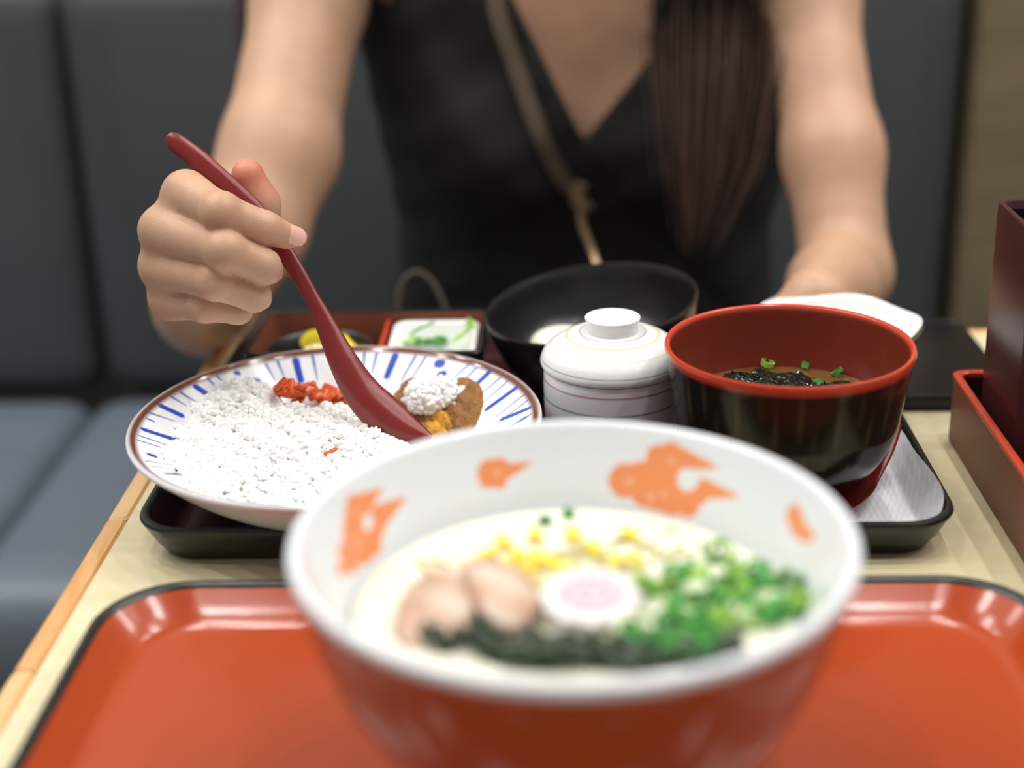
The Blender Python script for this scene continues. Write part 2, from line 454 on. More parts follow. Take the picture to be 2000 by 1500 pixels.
inner = np.arange(first_rim + nS * 6, len(V))
paint(V, cols, inner, CLOUD, ORG)
paint(V, cols, inner, LIGHT, lin('#f3b088'))
paint(V, cols, inner, HOLE, white)
t = thing('ramen_bowl', 'large noodle bowl, red outside, white inside with orange cloud motifs', 'bowl', (RB[0], RB[1], T + .006))
obj('bowl_body', mesh('bowl_body', V, F, cols, sharp=60), M['attr_gloss'], t)

BZ = T + .0832                                # broth surface
V, F = lathe([(0, -.030), (.04, -.028), (.066, -.012), (.0785, -.0002), (.0785, 0), (.07, .0002), (.04, .0004), (0, .0004)], 96, (RB[0], RB[1], BZ))
tag(obj('ramen_broth', mesh('ramen_broth', V, F), M['broth']), 'creamy pale broth filling the big noodle bowl', 'broth', kind='stuff')

# noodles: a tangle just under and above the surface
mb = MB()
for k in range(80):
    a = rng.uniform(0, 6.28); r0 = rng.uniform(0, .055)
    cx, cy = RB[0] + r0 * math.cos(a) - .004, RB[1] + .016 + r0 * .7 * math.sin(a)
    dirn = rng.uniform(0, 6.28); L = rng.uniform(.03, .06); ph = rng.uniform(0, 6)
    pts = []
    for q in range(14):
        s = (q / 13 - .5) * L
        x = cx + s * math.cos(dirn) - .006 * math.sin(dirn) * math.sin(s * 120 + ph)
        y = cy + s * math.sin(dirn) + .006 * math.cos(dirn) * math.sin(s * 120 + ph)
        rr_ = math.hypot(x - RB[0], y - RB[1])
        if rr_ > .070: x = RB[0] + (x - RB[0]) * .070 / rr_; y = RB[1] + (y - RB[1]) * .070 / rr_
        pts.append((x, y, BZ + .0004 + .0016 * math.sin(q * .7 + ph) - .0045 * (abs(q / 13 - .5) * 2) ** 4))
    V, F = tube(spline(pts, 2), .0011, 6); mb.add(V, F)
tag(obj('noodles', mb.mesh('noodles'), M['noodle']), 'pale noodle strands lying in the creamy broth', 'noodles', kind='stuff')

# corn kernels
V, F = ellipsoid(12, 8)
V = V * (.0040, .0034, .0026)
V[:, 1] *= 1 - 45 * (V[:, 0] + .004)          # wedge
V[:, 2] *= 1 - 30 * (V[:, 0] + .004)
corn_me = mesh('corn_kernel', V, F, sharp=0); corn_me.materials.append(M['corn'])
CORN = [(-0.0275, 0.496, 0.826), (-0.023, 0.5042, 0.826), (-0.0113, 0.5104, 0.826), (-0.0214, 0.4859, 0.826), (-0.0174, 0.4938, 0.826), (-0.0072, 0.4884, 0.826), (-0.0034, 0.4868, 0.826), (0.0004, 0.4843, 0.826), (-0.0101, 0.4916, 0.826), (-0.0136, 0.4753, 0.826), (0.0102, 0.5003, 0.826), (0.0121, 0.4961, 0.826), (0.0256, 0.5097, 0.826), (0.0261, 0.4891, 0.826), (0.0035, 0.5101, 0.826), (0.0185, 0.4872, 0.826), (-0.0313, 0.4928, 0.826), (-0.0147, 0.4838, 0.826)]
for (x, y, z) in CORN:
    o = obj('corn_kernel', corn_me, None, loc=(x, y, BZ + .0028))
    o.rotation_euler = (rng.uniform(-.5, .5), rng.uniform(-.4, .4), rng.uniform(0, 6.28))
    o.scale = [rng.uniform(.9, 1.15)] * 3
    tag(o, 'yellow corn kernel floating on the broth behind the pork', 'corn', 'corn kernels on the noodle broth')

# pork slices
def slab(outline, z0, th, tilt=(0, 0), bulge=.0015, cfun=None, nr=9):
    """thick slice from an outline (list of xy), rounded edge"""
    O = np.array(spline(list(outline) + [outline[0]], 6))[:-1]
    c = O.mean(0); n = len(O)
    V, C = [], []
    prof = [(0, th / 2 + bulge), (.3, th / 2 + bulge * .9), (.6, th / 2 + bulge * .5), (.85, th / 2), (.96, th * .38), (1.0, 0), (.96, -th * .38), (.85, -th / 2), (0, -th / 2)]
    F = []; rings = []
    for f, z in prof:
        if f == 0: rings.append([len(V)]); V.append((c[0], c[1], z))
        else:
            rings.append(list(range(len(V), len(V) + n)))
            for p in O: V.append((c[0] + (p[0] - c[0]) * f, c[1] + (p[1] - c[1]) * f, z))
    for A, B in zip(rings, rings[1:]):
        for i in range(n):
            j = (i + 1) % n
            if len(A) == 1: F.append((A[0], B[i], B[j]))
            elif len(B) == 1: F.append((A[i], B[0], A[j]))
            else: F.append((A[i], B[i], B[j], A[j]))
    V = np.array(V)
    V[:, 2] += z0 + (V[:, 0] - c[0]) * tilt[0] + (V[:, 1] - c[1]) * tilt[1] + .0010 * np.sin(V[:, 0] * 210) * np.cos(V[:, 1] * 180)
    return V, F, c
def pork(outline, z0, tilt, label, seed):
    V, F, c = slab(outline, z0, .0055, tilt)
    fat = np.array(lin('#d8c3b2')); meat = np.array(lin('#b9937b'))
    s = np.sin((V[:, 0] - c[0]) * 190 + seed) + np.sin((V[:, 1] - c[1]) * 260 + seed * 2 + (V[:, 0]) * 130)
    w = np.clip(s * .6 + .25, 0, 1)[:, None]
    o = obj('pork_slice', mesh('pork_slice', V, F, meat * (1 - w) + fat * w, sharp=0), M['chashu'])
    tag(o, label, 'pork')
pork([(-0.0597, 0.4425), (-0.0572, 0.4619), (-0.0499, 0.4737), (-0.0378, 0.4735), (-0.0307, 0.4615), (-0.0317, 0.4456), (-0.0363, 0.4345), (-0.0474, 0.4323), (-0.0554, 0.434)], BZ + .0035, (.05, .12), 'larger pale roast pork slice nearest the left rim in the broth', 0.3)
pork([(-0.0366, 0.469), (-0.0286, 0.4765), (-0.0173, 0.4725), (-0.0088, 0.4594), (-0.0104, 0.4453), (-0.0164, 0.4362), (-0.0252, 0.4397), (-0.0319, 0.4508)], BZ + .0075, (-.10, .10), 'smaller roast pork slice between its larger neighbour and the fish cake', 1.7)

# fish cake with pink swirl
nc_ = (0.0087, 0.4558, 0.8285)
V, F = [], []
NA, NR = 120, 34
prof = [(0, .0042)] + [(f, .0042) for f in np.linspace(.03, .94, NR)] + [(1.0, .0036), (1.0, -.0020), (.95, -.0026), (0, -.0026)]
V, F = lathe([(f * .0185, z) for f, z in prof], NA)
ang = np.arctan2(V[:, 1], V[:, 0]); r0 = np.hypot(V[:, 0], V[:, 1])
k = np.where(r0 > .0165, 1 + .055 * np.cos(ang * 12), 1.0)
V[:, 0] *= k; V[:, 1] *= k
sp = (r0 / .0185 - ang / (2 * math.pi) * .30) % .30
pink = ((sp < .13) & (r0 < .0128) & (V[:, 2] > .003))
cols = np.tile(lin('#e6e3e0'), (len(V), 1)).astype(float)
cols[(r0 < .0128) & (V[:, 2] > .003)] = lin('#efd3d8')
cols[pink] = lin('#e696a8')
V[:, 2] += V[:, 1] * .10
V = V * .93
o = obj('fish_cake', mesh('fish_cake', V, F, cols, sharp=50), M['naruto'], loc=(nc_[0], nc_[1], BZ + .0042))
tag(o, 'white scalloped fish cake slice with a pink spiral', 'fish cake')

# seaweed
def ribbon(path, widths, th, wav, seed, up=(0, 0, 1)):
    """crinkled leaf strip, closed, with thickness"""
    P = spline(path, 6); n = len(P)
    wd = np.interp(np.linspace(0, 1, n), np.linspace(0, 1, len(widths)), widths)
    tg = np.gradient(P, axis=0); tg /= np.linalg.norm(tg, axis=1)[:, None]
    sd = np.cross(tg, up); sd /= np.linalg.norm(sd, axis=1)[:, None] + 1e-9
    m = 7; top = []
    for i in range(n):
        for k in range(m):
            s = (k / (m - 1) - .5)
            top.append(P[i] + sd[i] * wd[i] * s + np.array(up) * (wav * math.sin(i * .9 + k * 1.3 + seed) + wav * .8 * math.cos(k * 2.1 + i * .35 + seed * 2)))
    top = np.array(top); V = np.vstack([top, top - np.array(up) * th]); N = len(top); F = []
    for i in range(n - 1):
        for k in range(m - 1):
            a = i * m + k
            F.append((a, a + m, a + m + 1, a + 1)); F.append((N + a, N + a + 1, N + a + m + 1, N + a + m))
    for i in range(n - 1):
        a, b = i * m, i * m + m - 1
        F.append((a, N + a, N + a + m, a + m)); F.append((b, b + m, N + b + m, N + b))
    for k in range(m - 1):
        a = k; F.append((a, a + 1, N + a + 1, N + a))
        a = (n - 1) * m + k; F.append((a, N + a, N + a + 1, a + 1))
    return V, F
WAK = [([(-0.0496, 0.4371, 0.8271), (-0.0442, 0.4344, 0.8274), (-0.0389, 0.433, 0.8275), (-0.0354, 0.4337, 0.8279)], 0.008369999999999999), ([(-0.0334, 0.4447, 0.8273), (-0.0296, 0.4379, 0.8278), (-0.025, 0.4322, 0.8256), (-0.0197, 0.4289, 0.8267)], 0.01302), ([(-0.0311, 0.4329, 0.8279), (-0.0213, 0.4276, 0.8271), (-0.011, 0.425, 0.8278), (-0.0025, 0.4243, 0.8258)], 0.01302), ([(-0.0163, 0.4321, 0.8267), (-0.0059, 0.4301, 0.8261), (0.0043, 0.4287, 0.8269), (0.0128, 0.4266, 0.8269)], 0.01395), ([(0.0009, 0.4249, 0.8255), (0.0127, 0.4235, 0.826), (0.0245, 0.4227, 0.8262), (0.0347, 0.4239, 0.8278)], 0.01302), ([(0.0163, 0.4298, 0.8274), (0.0265, 0.4278, 0.8259), (0.0367, 0.427, 0.8275), (0.0487, 0.4288, 0.8258)], 0.01302), ([(0.0296, 0.4233, 0.827), (0.0398, 0.4238, 0.8258), (0.0501, 0.4262, 0.8255), (0.059, 0.43, 0.8277)], 0.01023), ([(-0.03, 0.429, 0.826), (-0.0178, 0.4238, 0.826), (-0.0042, 0.4217, 0.828), (0.0093, 0.421, 0.8277)], 0.009300000000000001)]
for k, (pth, w) in enumerate(WAK):
    V, F = ribbon(pth, [w * .4, w, w * 1.1, w * .5], .0008, .0024, k * 1.9)
    V[:, 2] = np.maximum(V[:, 2], BZ - .004)
    tag(obj('seaweed_piece', mesh('seaweed_piece', V, F, sharp=0), M['wakame']), 'crinkled dark green seaweed along the near rim of the noodle bowl', 'seaweed', 'seaweed pieces in the noodle bowl')

# chopped scallions
def ring_mesh(r, h, th, ang, name, m):
    """piece of hollow stalk: a tube section spanning ang degrees"""
    n = 12; V, F = [], []
    for i in range(n + 1):
        a = math.radians(ang) * i / n
        for (q, z) in ((r, -h), (r, h), (r - th, h), (r - th, -h)): V.append((q * math.cos(a), q * math.sin(a), z))
    for i in range(n):
        for k in range(4):
            j = (k + 1) % 4
            F.append((i * 4 + k, (i + 1) * 4 + k, (i + 1) * 4 + j, i * 4 + j))
    if ang < 359:
        F.append((0, 1, 2, 3)); F.append(tuple(n * 4 + q for q in (3, 2, 1, 0)))
    V = np.array(V); V -= V.mean(0)
    me = mesh(name, V, F, sharp=50); me.materials.append(m); return me
SCM = [ring_mesh(.0042, .0016, .0010, 360, 'scallion_ring', M['green_a']), ring_mesh(.0052, .0018, .0011, 250, 'scallion_arc', M['green_a']),
       ring_mesh(.0045, .0024, .0011, 360, 'scallion_ring_light', M['green_b']), ring_mesh(.0048, .0020, .0014, 360, 'scallion_ring_white', M['green_c']),
       ring_mesh(.0038, .0028, .0009, 200, 'scallion_arc_small', M['green_a'])]
SCA = [(0.0374, 0.4257, 0.827), (0.0538, 0.4432, 0.827), (0.0325, 0.427, 0.827), (0.0787, 0.4684, 0.827), (0.046, 0.4785, 0.827), (0.0398, 0.4482, 0.827), (0.0437, 0.4682, 0.827), (0.0723, 0.456, 0.827), (0.0414, 0.4563, 0.827), (0.022, 0.4366, 0.827), (0.0439, 0.4498, 0.827), (0.0311, 0.4261, 0.827), (0.0328, 0.4385, 0.827), (0.0438, 0.465, 0.827), (0.0275, 0.439, 0.827), (0.028, 0.4662, 0.827), (0.0405, 0.4279, 0.827), (0.0567, 0.4678, 0.827), (0.0431, 0.4777, 0.827), (0.0484, 0.4733, 0.827), (0.0504, 0.4603, 0.827), (0.0238, 0.4286, 0.827), (0.0296, 0.4329, 0.827), (0.0402, 0.4583, 0.827), (0.0822, 0.4577, 0.827), (0.0527, 0.4694, 0.827), (0.0489, 0.4798, 0.827), (0.0537, 0.466, 0.827), (0.0281, 0.4711, 0.827), (0.0425, 0.4364, 0.827), (0.043, 0.4416, 0.827), (0.0392, 0.4561, 0.827), (0.0377, 0.4266, 0.827), (0.0612, 0.4494, 0.827), (0.0364, 0.4438, 0.827), (0.0483, 0.4344, 0.827), (0.0424, 0.4455, 0.827), (0.0415, 0.4329, 0.827), (0.0535, 0.4529, 0.827), (0.0306, 0.4334, 0.827), (0.0796, 0.4561, 0.827), (0.0696, 0.4777, 0.827), (0.0691, 0.4493, 0.827), (0.0634, 0.4602, 0.827), (0.048, 0.4451, 0.827), (0.0344, 0.4429, 0.827), (0.0527, 0.474, 0.827), (0.0431, 0.4774, 0.827), (0.0512, 0.4631, 0.827), (0.0588, 0.4488, 0.827), (0.0346, 0.4292, 0.827), (0.0394, 0.4612, 0.827), (0.0276, 0.4338, 0.827), (0.0628, 0.4834, 0.827), (0.0565, 0.4659, 0.827), (0.0729, 0.4601, 0.827), (0.0705, 0.4453, 0.827), (0.0467, 0.4802, 0.827), (0.058, 0.4506, 0.827), (0.0604, 0.465, 0.827), (0.0625, 0.4801, 0.827), (0.0453, 0.4597, 0.827), (0.0367, 0.4696, 0.827), (0.0828, 0.4627, 0.827), (0.0603, 0.4715, 0.827), (0.0821, 0.4548, 0.827), (0.0485, 0.4674, 0.827), (0.0824, 0.4551, 0.827), (0.0396, 0.4567, 0.827), (0.0504, 0.4692, 0.827), (0.0366, 0.4273, 0.827), (0.0722, 0.4723, 0.827), (0.0401, 0.4794, 0.827), (0.0847, 0.4687, 0.827), (0.0594, 0.4565, 0.827), (0.0607, 0.4479, 0.827), (0.0709, 0.4816, 0.827), (0.0703, 0.4684, 0.827), (0.0558, 0.4661, 0.827), (0.0399, 0.4531, 0.827), (0.0513, 0.4645, 0.827), (0.0669, 0.4487, 0.827), (0.0473, 0.4283, 0.827), (0.0759, 0.4516, 0.827), (0.0218, 0.4372, 0.827), (0.0477, 0.4499, 0.827), (0.0643, 0.446, 0.827), (0.0489, 0.4286, 0.827), (0.0462, 0.4624, 0.827), (0.0771, 0.4758, 0.827), (0.0384, 0.4337, 0.827), (0.0247, 0.4335, 0.827), (0.055, 0.4926, 0.826), (0.059, 0.4953, 0.826)]
for k, (x, y, z) in enumerate(SCA):
    lift = rng.uniform(.001, .0058)
    o = obj('scallion_slice', SCM[rng.choice([0, 0, 1, 1, 2, 3, 4])], None, loc=(x, y, BZ + lift))
    o.rotation_euler = (rng.uniform(-.9, .9), rng.uniform(-.9, .9), rng.uniform(0, 6.28))
    o.scale = [rng.uniform(.8, 1.15)] * 3
    tag(o, 'chopped green scallion slice heaped at the right of the noodle bowl', 'scallion', 'scallion slices on the noodle broth')
for k, (x, y, z) in enumerate([(-0.0078, 0.5245, 0.8250), (0.0013, 0.5311, 0.8250)]):
    o = obj('scallion_slice', SCM[4], None, loc=(x, y, BZ + .0018)); o.scale = (.7, .7, .7); o.rotation_euler = (.3, .2, k * 2)
    tag(o, ['tiny lone green scallion scrap floating left at the back of the broth', 'tiny lone green scallion scrap floating right at the back of the broth'][k], 'scallion')

# ---------------------------------------------------------------- curry plate
PC = (-.119, .7145)
p_out = smooth_prof([(.0545, .0070), (.055, .0100), (.064, .0145), (.086, .0295), (.1045, .0455)], 5)
p_rim = [(.1072, .0482), (.1082, .0496), (.1080, .0510), (.1068, .0518), (.1052, .0514)]
p_in = [(r, .0255 + (r - .068) * .6806) for r in np.linspace(.104, .068, 46)] + smooth_prof([(.068, .0255), (.063, .0230), (.056, .0220), (.03, .0216)], 4)[1:]
prof = [(0, .0120), (.048, .0115), (.0495, .0072), (.052, .0066)] + p_out + p_rim + p_in + [(0, .0216)]
nS = 1300
V, F = lathe(prof, nS, (PC[0], PC[1], T))
cols = np.tile(lin('#eef0f4'), (len(V), 1)).astype(float)
top0 = 1 + nS * (3 + len(p_out))
sel = np.arange(top0, len(V))
r0 = np.hypot(V[sel, 0] - PC[0], V[sel, 1] - PC[1])
BR = np.array(lin('#6f4136'))
wring = (np.clip(1.0 - np.abs(r0 - .1048) / .0024 + .35, 0, 1))[:, None]
cols[sel] = cols[sel] * (1 - wring) + BR * wring
paint(V, cols, sel, [((-0.1561, 0.8081, 0.7878), (-0.1519, 0.7969, 0.7796), 0.00228, 0.00197), ((-0.0982, 0.8132, 0.7879), (-0.1023, 0.8016, 0.7796), 0.00228, 0.00182), ((-0.2055, 0.767, 0.7881), (-0.1984, 0.7656, 0.7835), 0.00212, 0.00212), ((-0.218, 0.7383, 0.7885), (-0.2081, 0.7399, 0.7823), 0.00197, 0.00197), ((-0.2199, 0.7074, 0.788), (-0.2049, 0.7162, 0.7777), 0.00182, 0.00182), ((-0.0417, 0.7818, 0.789), (-0.0541, 0.7742, 0.7792), 0.00197, 0.00152), ((-0.0256, 0.7573, 0.7891), (-0.0416, 0.7539, 0.7783), 0.00182, 0.00182), ((-0.0179, 0.729, 0.7887), (-0.0329, 0.7358, 0.7796), 0.00167, 0.00167), ((-0.1978, 0.6602, 0.7844), (-0.1945, 0.6743, 0.7774), 0.00137, 0.00137), ((-0.1765, 0.7888, 0.7831), (-0.1751, 0.7894, 0.7829), 0.00182, 0.00182), ((-0.0718, 0.8023, 0.7871), (-0.0705, 0.8018, 0.7872), 0.00304, 0.00304), ((-0.0704, 0.7949, 0.7832), (-0.0686, 0.7948, 0.7837), 0.00228, 0.00228), ((-0.077, 0.7939, 0.7804), (-0.0766, 0.7938, 0.7804), 0.00152, 0.00152), ((-0.1873, 0.7889, 0.788), (-0.1863, 0.7891, 0.7876), 0.00167, 0.00167), ((-0.1757, 0.7831, 0.7798), (-0.1755, 0.783, 0.7797), 0.00091, 0.00091), ((-0.2101, 0.681, 0.7853), (-0.2083, 0.6829, 0.7837), 0.00182, 0.00182), ((-0.2072, 0.693, 0.781), (-0.206, 0.6947, 0.7799), 0.00152, 0.00152), ((-0.18, 0.6365, 0.7866), (-0.1627, 0.6523, 0.7709), 0.0016, 0.00096), ((-0.1583, 0.6236, 0.7866), (-0.1456, 0.6433, 0.7709), 0.0016, 0.00096), ((-0.1341, 0.6167, 0.7866), (-0.1268, 0.6389, 0.7709), 0.0016, 0.00096), ((-0.1089, 0.616, 0.7866), (-0.1075, 0.6394, 0.7709), 0.0016, 0.00096), ((-0.0844, 0.6217, 0.7866), (-0.0889, 0.6447, 0.7709), 0.0016, 0.00096), ((-0.0621, 0.6335, 0.7866), (-0.0723, 0.6545, 0.7709), 0.0016, 0.00096), ((-0.0435, 0.6504, 0.7866), (-0.0587, 0.6683, 0.7709), 0.0016, 0.00096), ((-0.0298, 0.6715, 0.7866), (-0.049, 0.685, 0.7709), 0.0016, 0.00096), ((-0.0219, 0.6954, 0.7866), (-0.0438, 0.7036, 0.7709), 0.0016, 0.00096), ((-0.0202, 0.7205, 0.7866), (-0.0435, 0.7229, 0.7709), 0.0016, 0.00096)], lin('#2c51b4'), .0006)
paint(V, cols, sel, [((-0.1723, 0.8012, 0.7885), (-0.1665, 0.7934, 0.7819), 0.00091, 0.00038), ((-0.1661, 0.8047, 0.7885), (-0.1613, 0.7964, 0.782), 0.00091, 0.00038), ((-0.1468, 0.8127, 0.7887), (-0.1427, 0.7994, 0.7792), 0.00091, 0.00038), ((-0.1167, 0.8168, 0.7888), (-0.1165, 0.8082, 0.783), 0.00091, 0.00046), ((-0.1093, 0.8164, 0.7889), (-0.111, 0.8054, 0.7813), 0.00091, 0.00038), ((-0.086, 0.8109, 0.7885), (-0.0934, 0.7981, 0.7787), 0.00091, 0.00038), ((-0.08, 0.8087, 0.7886), (-0.0884, 0.796, 0.7785), 0.00076, 0.0003), ((-0.2118, 0.7572, 0.7887), (-0.2041, 0.7563, 0.7837), 0.00091, 0.00038), ((-0.2156, 0.7503, 0.7893), (-0.2074, 0.7494, 0.7839), 0.00091, 0.00038), ((-0.2006, 0.7764, 0.7889), (-0.1974, 0.7747, 0.7865), 0.00091, 0.00061), ((-0.1966, 0.7811, 0.7888), (-0.194, 0.7798, 0.7869), 0.00091, 0.00061), ((-0.221, 0.7269, 0.7892), (-0.2096, 0.7322, 0.782), 0.00083, 0.0003), ((-0.2208, 0.7201, 0.7886), (-0.2182, 0.721, 0.7869), 0.00083, 0.00083), ((-0.2196, 0.698, 0.7886), (-0.2041, 0.7074, 0.7774), 0.00068, 0.0003), ((-0.2188, 0.6916, 0.7889), (-0.2036, 0.7027, 0.7773), 0.00068, 0.0003), ((-0.0534, 0.7943, 0.7896), (-0.0647, 0.7879, 0.7814), 0.00076, 0.0003), ((-0.0487, 0.7897, 0.7892), (-0.0612, 0.7811, 0.7793), 0.00076, 0.0003), ((-0.0349, 0.7732, 0.789), (-0.0498, 0.7667, 0.7782), 0.00076, 0.0003), ((-0.0304, 0.7673, 0.7894), (-0.0456, 0.7603, 0.7781), 0.00076, 0.0003), ((-0.021, 0.7465, 0.7893), (-0.0371, 0.7417, 0.7779), 0.00068, 0.0003), ((-0.0185, 0.7386, 0.7895), (-0.0351, 0.7347, 0.778), 0.00068, 0.0003), ((-0.0172, 0.7202, 0.7886), (-0.0221, 0.7194, 0.7852), 0.00076, 0.00076), ((-0.2084, 0.6677, 0.7879), (-0.198, 0.6884, 0.7758), 0.00061, 0.0003), ((-0.2041, 0.6635, 0.7868), (-0.1962, 0.6854, 0.7754), 0.00061, 0.0003), ((-0.1731, 0.6316, 0.7866), (-0.1573, 0.6489, 0.7709), 0.0006, 0.00035999999999999997), ((-0.1659, 0.6273, 0.7866), (-0.1516, 0.6458, 0.7709), 0.0006, 0.00035999999999999997), ((-0.1504, 0.6206, 0.7866), (-0.1395, 0.6413, 0.7709), 0.0006, 0.00035999999999999997), ((-0.1424, 0.6183, 0.7866), (-0.1332, 0.6398, 0.7709), 0.0006, 0.00035999999999999997), ((-0.1257, 0.6157, 0.7866), (-0.1204, 0.6385, 0.7709), 0.0006, 0.00035999999999999997), ((-0.1173, 0.6155, 0.7866), (-0.1139, 0.6387, 0.7709), 0.0006, 0.00035999999999999997), ((-0.1006, 0.6172, 0.7866), (-0.1012, 0.6406, 0.7709), 0.0006, 0.00035999999999999997), ((-0.0924, 0.6191, 0.7866), (-0.095, 0.6424, 0.7709), 0.0006, 0.00035999999999999997), ((-0.0767, 0.625, 0.7866), (-0.0831, 0.6475, 0.7709), 0.0006, 0.00035999999999999997), ((-0.0692, 0.6289, 0.7866), (-0.0776, 0.6508, 0.7709), 0.0006, 0.00035999999999999997), ((-0.0555, 0.6386, 0.7866), (-0.0674, 0.6587, 0.7709), 0.0006, 0.00035999999999999997), ((-0.0493, 0.6442, 0.7866), (-0.0628, 0.6633, 0.7709), 0.0006, 0.00035999999999999997), ((-0.0384, 0.6571, 0.7866), (-0.055, 0.6736, 0.7709), 0.0006, 0.00035999999999999997), ((-0.0338, 0.6641, 0.7866), (-0.0517, 0.6791, 0.7709), 0.0006, 0.00035999999999999997), ((-0.0265, 0.6793, 0.7866), (-0.0467, 0.691, 0.7709), 0.0006, 0.00035999999999999997), ((-0.0238, 0.6872, 0.7866), (-0.045, 0.6972, 0.7709), 0.0006, 0.00035999999999999997), ((-0.0206, 0.7037, 0.7866), (-0.0431, 0.71, 0.7709), 0.0006, 0.00035999999999999997), ((-0.02, 0.7121, 0.7866), (-0.043, 0.7165, 0.7709), 0.0006, 0.00035999999999999997)], lin('#4a78b8'), .0005)
t = thing('curry_plate', 'round white plate with blue brush strokes and brown rim line', 'plate', (PC[0], PC[1], T + .006))
obj('plate_body', mesh('plate_body', V, F, cols, sharp=60), M['attr_gloss'], t)

# rice: heap with grains (nobody could count them)
def plate_z(x, y):
    r = np.hypot(x - PC[0], y - PC[1])
    return T + np.where(r < .066, .0225, .0255 + (r - .068) * .6806)
RICE = [(-0.1508, 0.7077, 0.058, 0.062, 0.0275), (-0.1797, 0.7527, 0.032, 0.034, 0.0315), (-0.1321, 0.7274, 0.05, 0.045, 0.0235), (-0.0991, 0.7142, 0.034, 0.034, 0.0225), (-0.1875, 0.704, 0.034, 0.045, 0.023), (-0.1422, 0.6864, 0.06, 0.04, 0.021)]     # caps: cx, cy, rx, ry, height
def rice_h(x, y):
    h = np.full(np.shape(x), -1.0)
    for cx, cy, rx, ry, ht in RICE:
        q = 1 - ((x - cx) / rx) ** 2 - ((y - cy) / ry) ** 2
        z = T + .021 + ht * np.sign(q) * np.abs(q) ** .62
        h = np.where(q > 0, np.maximum(h, z), h)
    h = h + .0026 * np.sin(x * 110 + 2) * np.sin(y * 125 + 1) + .0018 * np.sin(x * 260 + 1) * np.cos(y * 230) + .0016 * np.sin(x * 520 + y * 410)
    return h
mb = MB()
gx, gy = np.meshgrid(np.linspace(PC[0] - .108, PC[0] + .108, 110), np.linspace(PC[1] - .108, PC[1] + .108, 110), indexing='ij')
top = rice_h(gx, gy) - .0022
base = plate_z(gx, gy)
okm = (top > base) & (np.hypot(gx - PC[0], gy - PC[1]) < .103)
idx = -np.ones(gx.shape, int); VV = []
for i in range(110):
    for j in range(110):
        if okm[max(i-1,0):i+2, max(j-1,0):j+2].any():
            idx[i, j] = len(VV); VV.append((gx[i, j], gy[i, j], max(top[i, j], base[i, j] - .0006)))
FF = [(idx[i, j], idx[i+1, j], idx[i+1, j+1], idx[i, j+1]) for i in range(109) for j in range(109)
      if min(idx[i, j], idx[i+1, j], idx[i+1, j+1], idx[i, j+1]) >= 0 and okm[i, j]]
mb.add(VV, FF, (.97, .97, .94))
EV, EF = ellipsoid(7, 6)
def grain(x, y, z, mb, flat=.35):
    a, b = rng.uniform(0, 6.28), rng.gauss(0, flat)
    L, w = rng.uniform(.0023, .0030), rng.uniform(.0014, .0018)
    R = np.array(Euler((rng.uniform(0, 3), b, a)).to_matrix())
    W = EV * (w, w, L)
    W = np.column_stack([W[:, 2], W[:, 0], W[:, 1]]) @ np.array(Euler((0, b, a)).to_matrix()).T
    g = rng.uniform(.93, 1.0)
    mb.add(W + (x, y, z), EF, np.array((.97, .97, .95)) * g)
n = 0
while n < 6800:
    x, y = PC[0] + rng.uniform(-.108, .108), PC[1] + rng.uniform(-.108, .108)
    if math.hypot(x - PC[0], y - PC[1]) > .1: continue
    h = float(rice_h(np.array(x), np.array(y)))
    b = float(plate_z(np.array(x), np.array(y)))
    if h < b - .0005: continue
    grain(x, y, max(h - .0016, b + .001) + rng.uniform(-.0009, .0016), mb, .45)
    n += 1
tag(obj('rice_heap', mb.mesh('rice_heap', True, 0), M['rice']), 'heap of white boiled rice on the curry plate', 'rice', kind='stuff')
# spoonful of rice resting on the curry
mb = MB()
cc = (-0.0728, 0.7754, 0.7740)
for k in range(420):
    v = nrg.normal(size=3); v /= np.linalg.norm(v); v *= rng.uniform(.6, 1) ** .5
    grain(cc[0] + v[0] * .0170, cc[1] + v[1] * .013, cc[2] + .003 + v[2] * .0110, mb, .8)
EV2, EF2 = ellipsoid(14, 10)
mb.add(EV2 * (.0150, .0115, .0098) + np.array((cc[0], cc[1], cc[2] + .003)), EF2, (.97, .97, .94))
tag(obj('rice_clump', mb.mesh('rice_clump', True, 0), M['rice']), 'small clump of rice lying on the brown curry right of the spoon', 'rice', kind='stuff')

# curry sauce: lumpy pool
def pool(outline, z0, h, seed, name, m, label, bump=.0022):
    O = np.array(spline(list(outline) + [outline[0]], 8))[:-1]; c = O.mean(0); n = len(O)
    V, F, rings = [], [], []
    for q in range(13):
        f = q / 12
        if q == 0: rings.append([0]); V.append((c[0], c[1], h)); continue
        rings.append(list(range(len(V), len(V) + n)))
        for p in O: V.append((c[0] + (p[0] - c[0]) * f, c[1] + (p[1] - c[1]) * f, h * (1 - f ** 3.2)))
    for A, B in zip(rings, rings[1:]):
        for i in range(n):
            j = (i + 1) % n
            F.append((A[0], B[i], B[j]) if len(A) == 1 else (A[i], B[i], B[j], A[j]))
    V = np.array(V)
    s = np.sin(V[:, 0] * 480 + seed) * np.cos(V[:, 1] * 420 + seed) + .6 * np.sin(V[:, 0] * 900 + V[:, 1] * 700 + seed)
    V[:, 2] += bump * s * np.clip(V[:, 2] / h, 0, 1)
    V[:, 2] += np.maximum(z0, plate_z(V[:, 0], V[:, 1]) - .0004)
    return tag(obj(name, mesh(name, V, F, sharp=0), m), label, 'curry', kind='stuff')
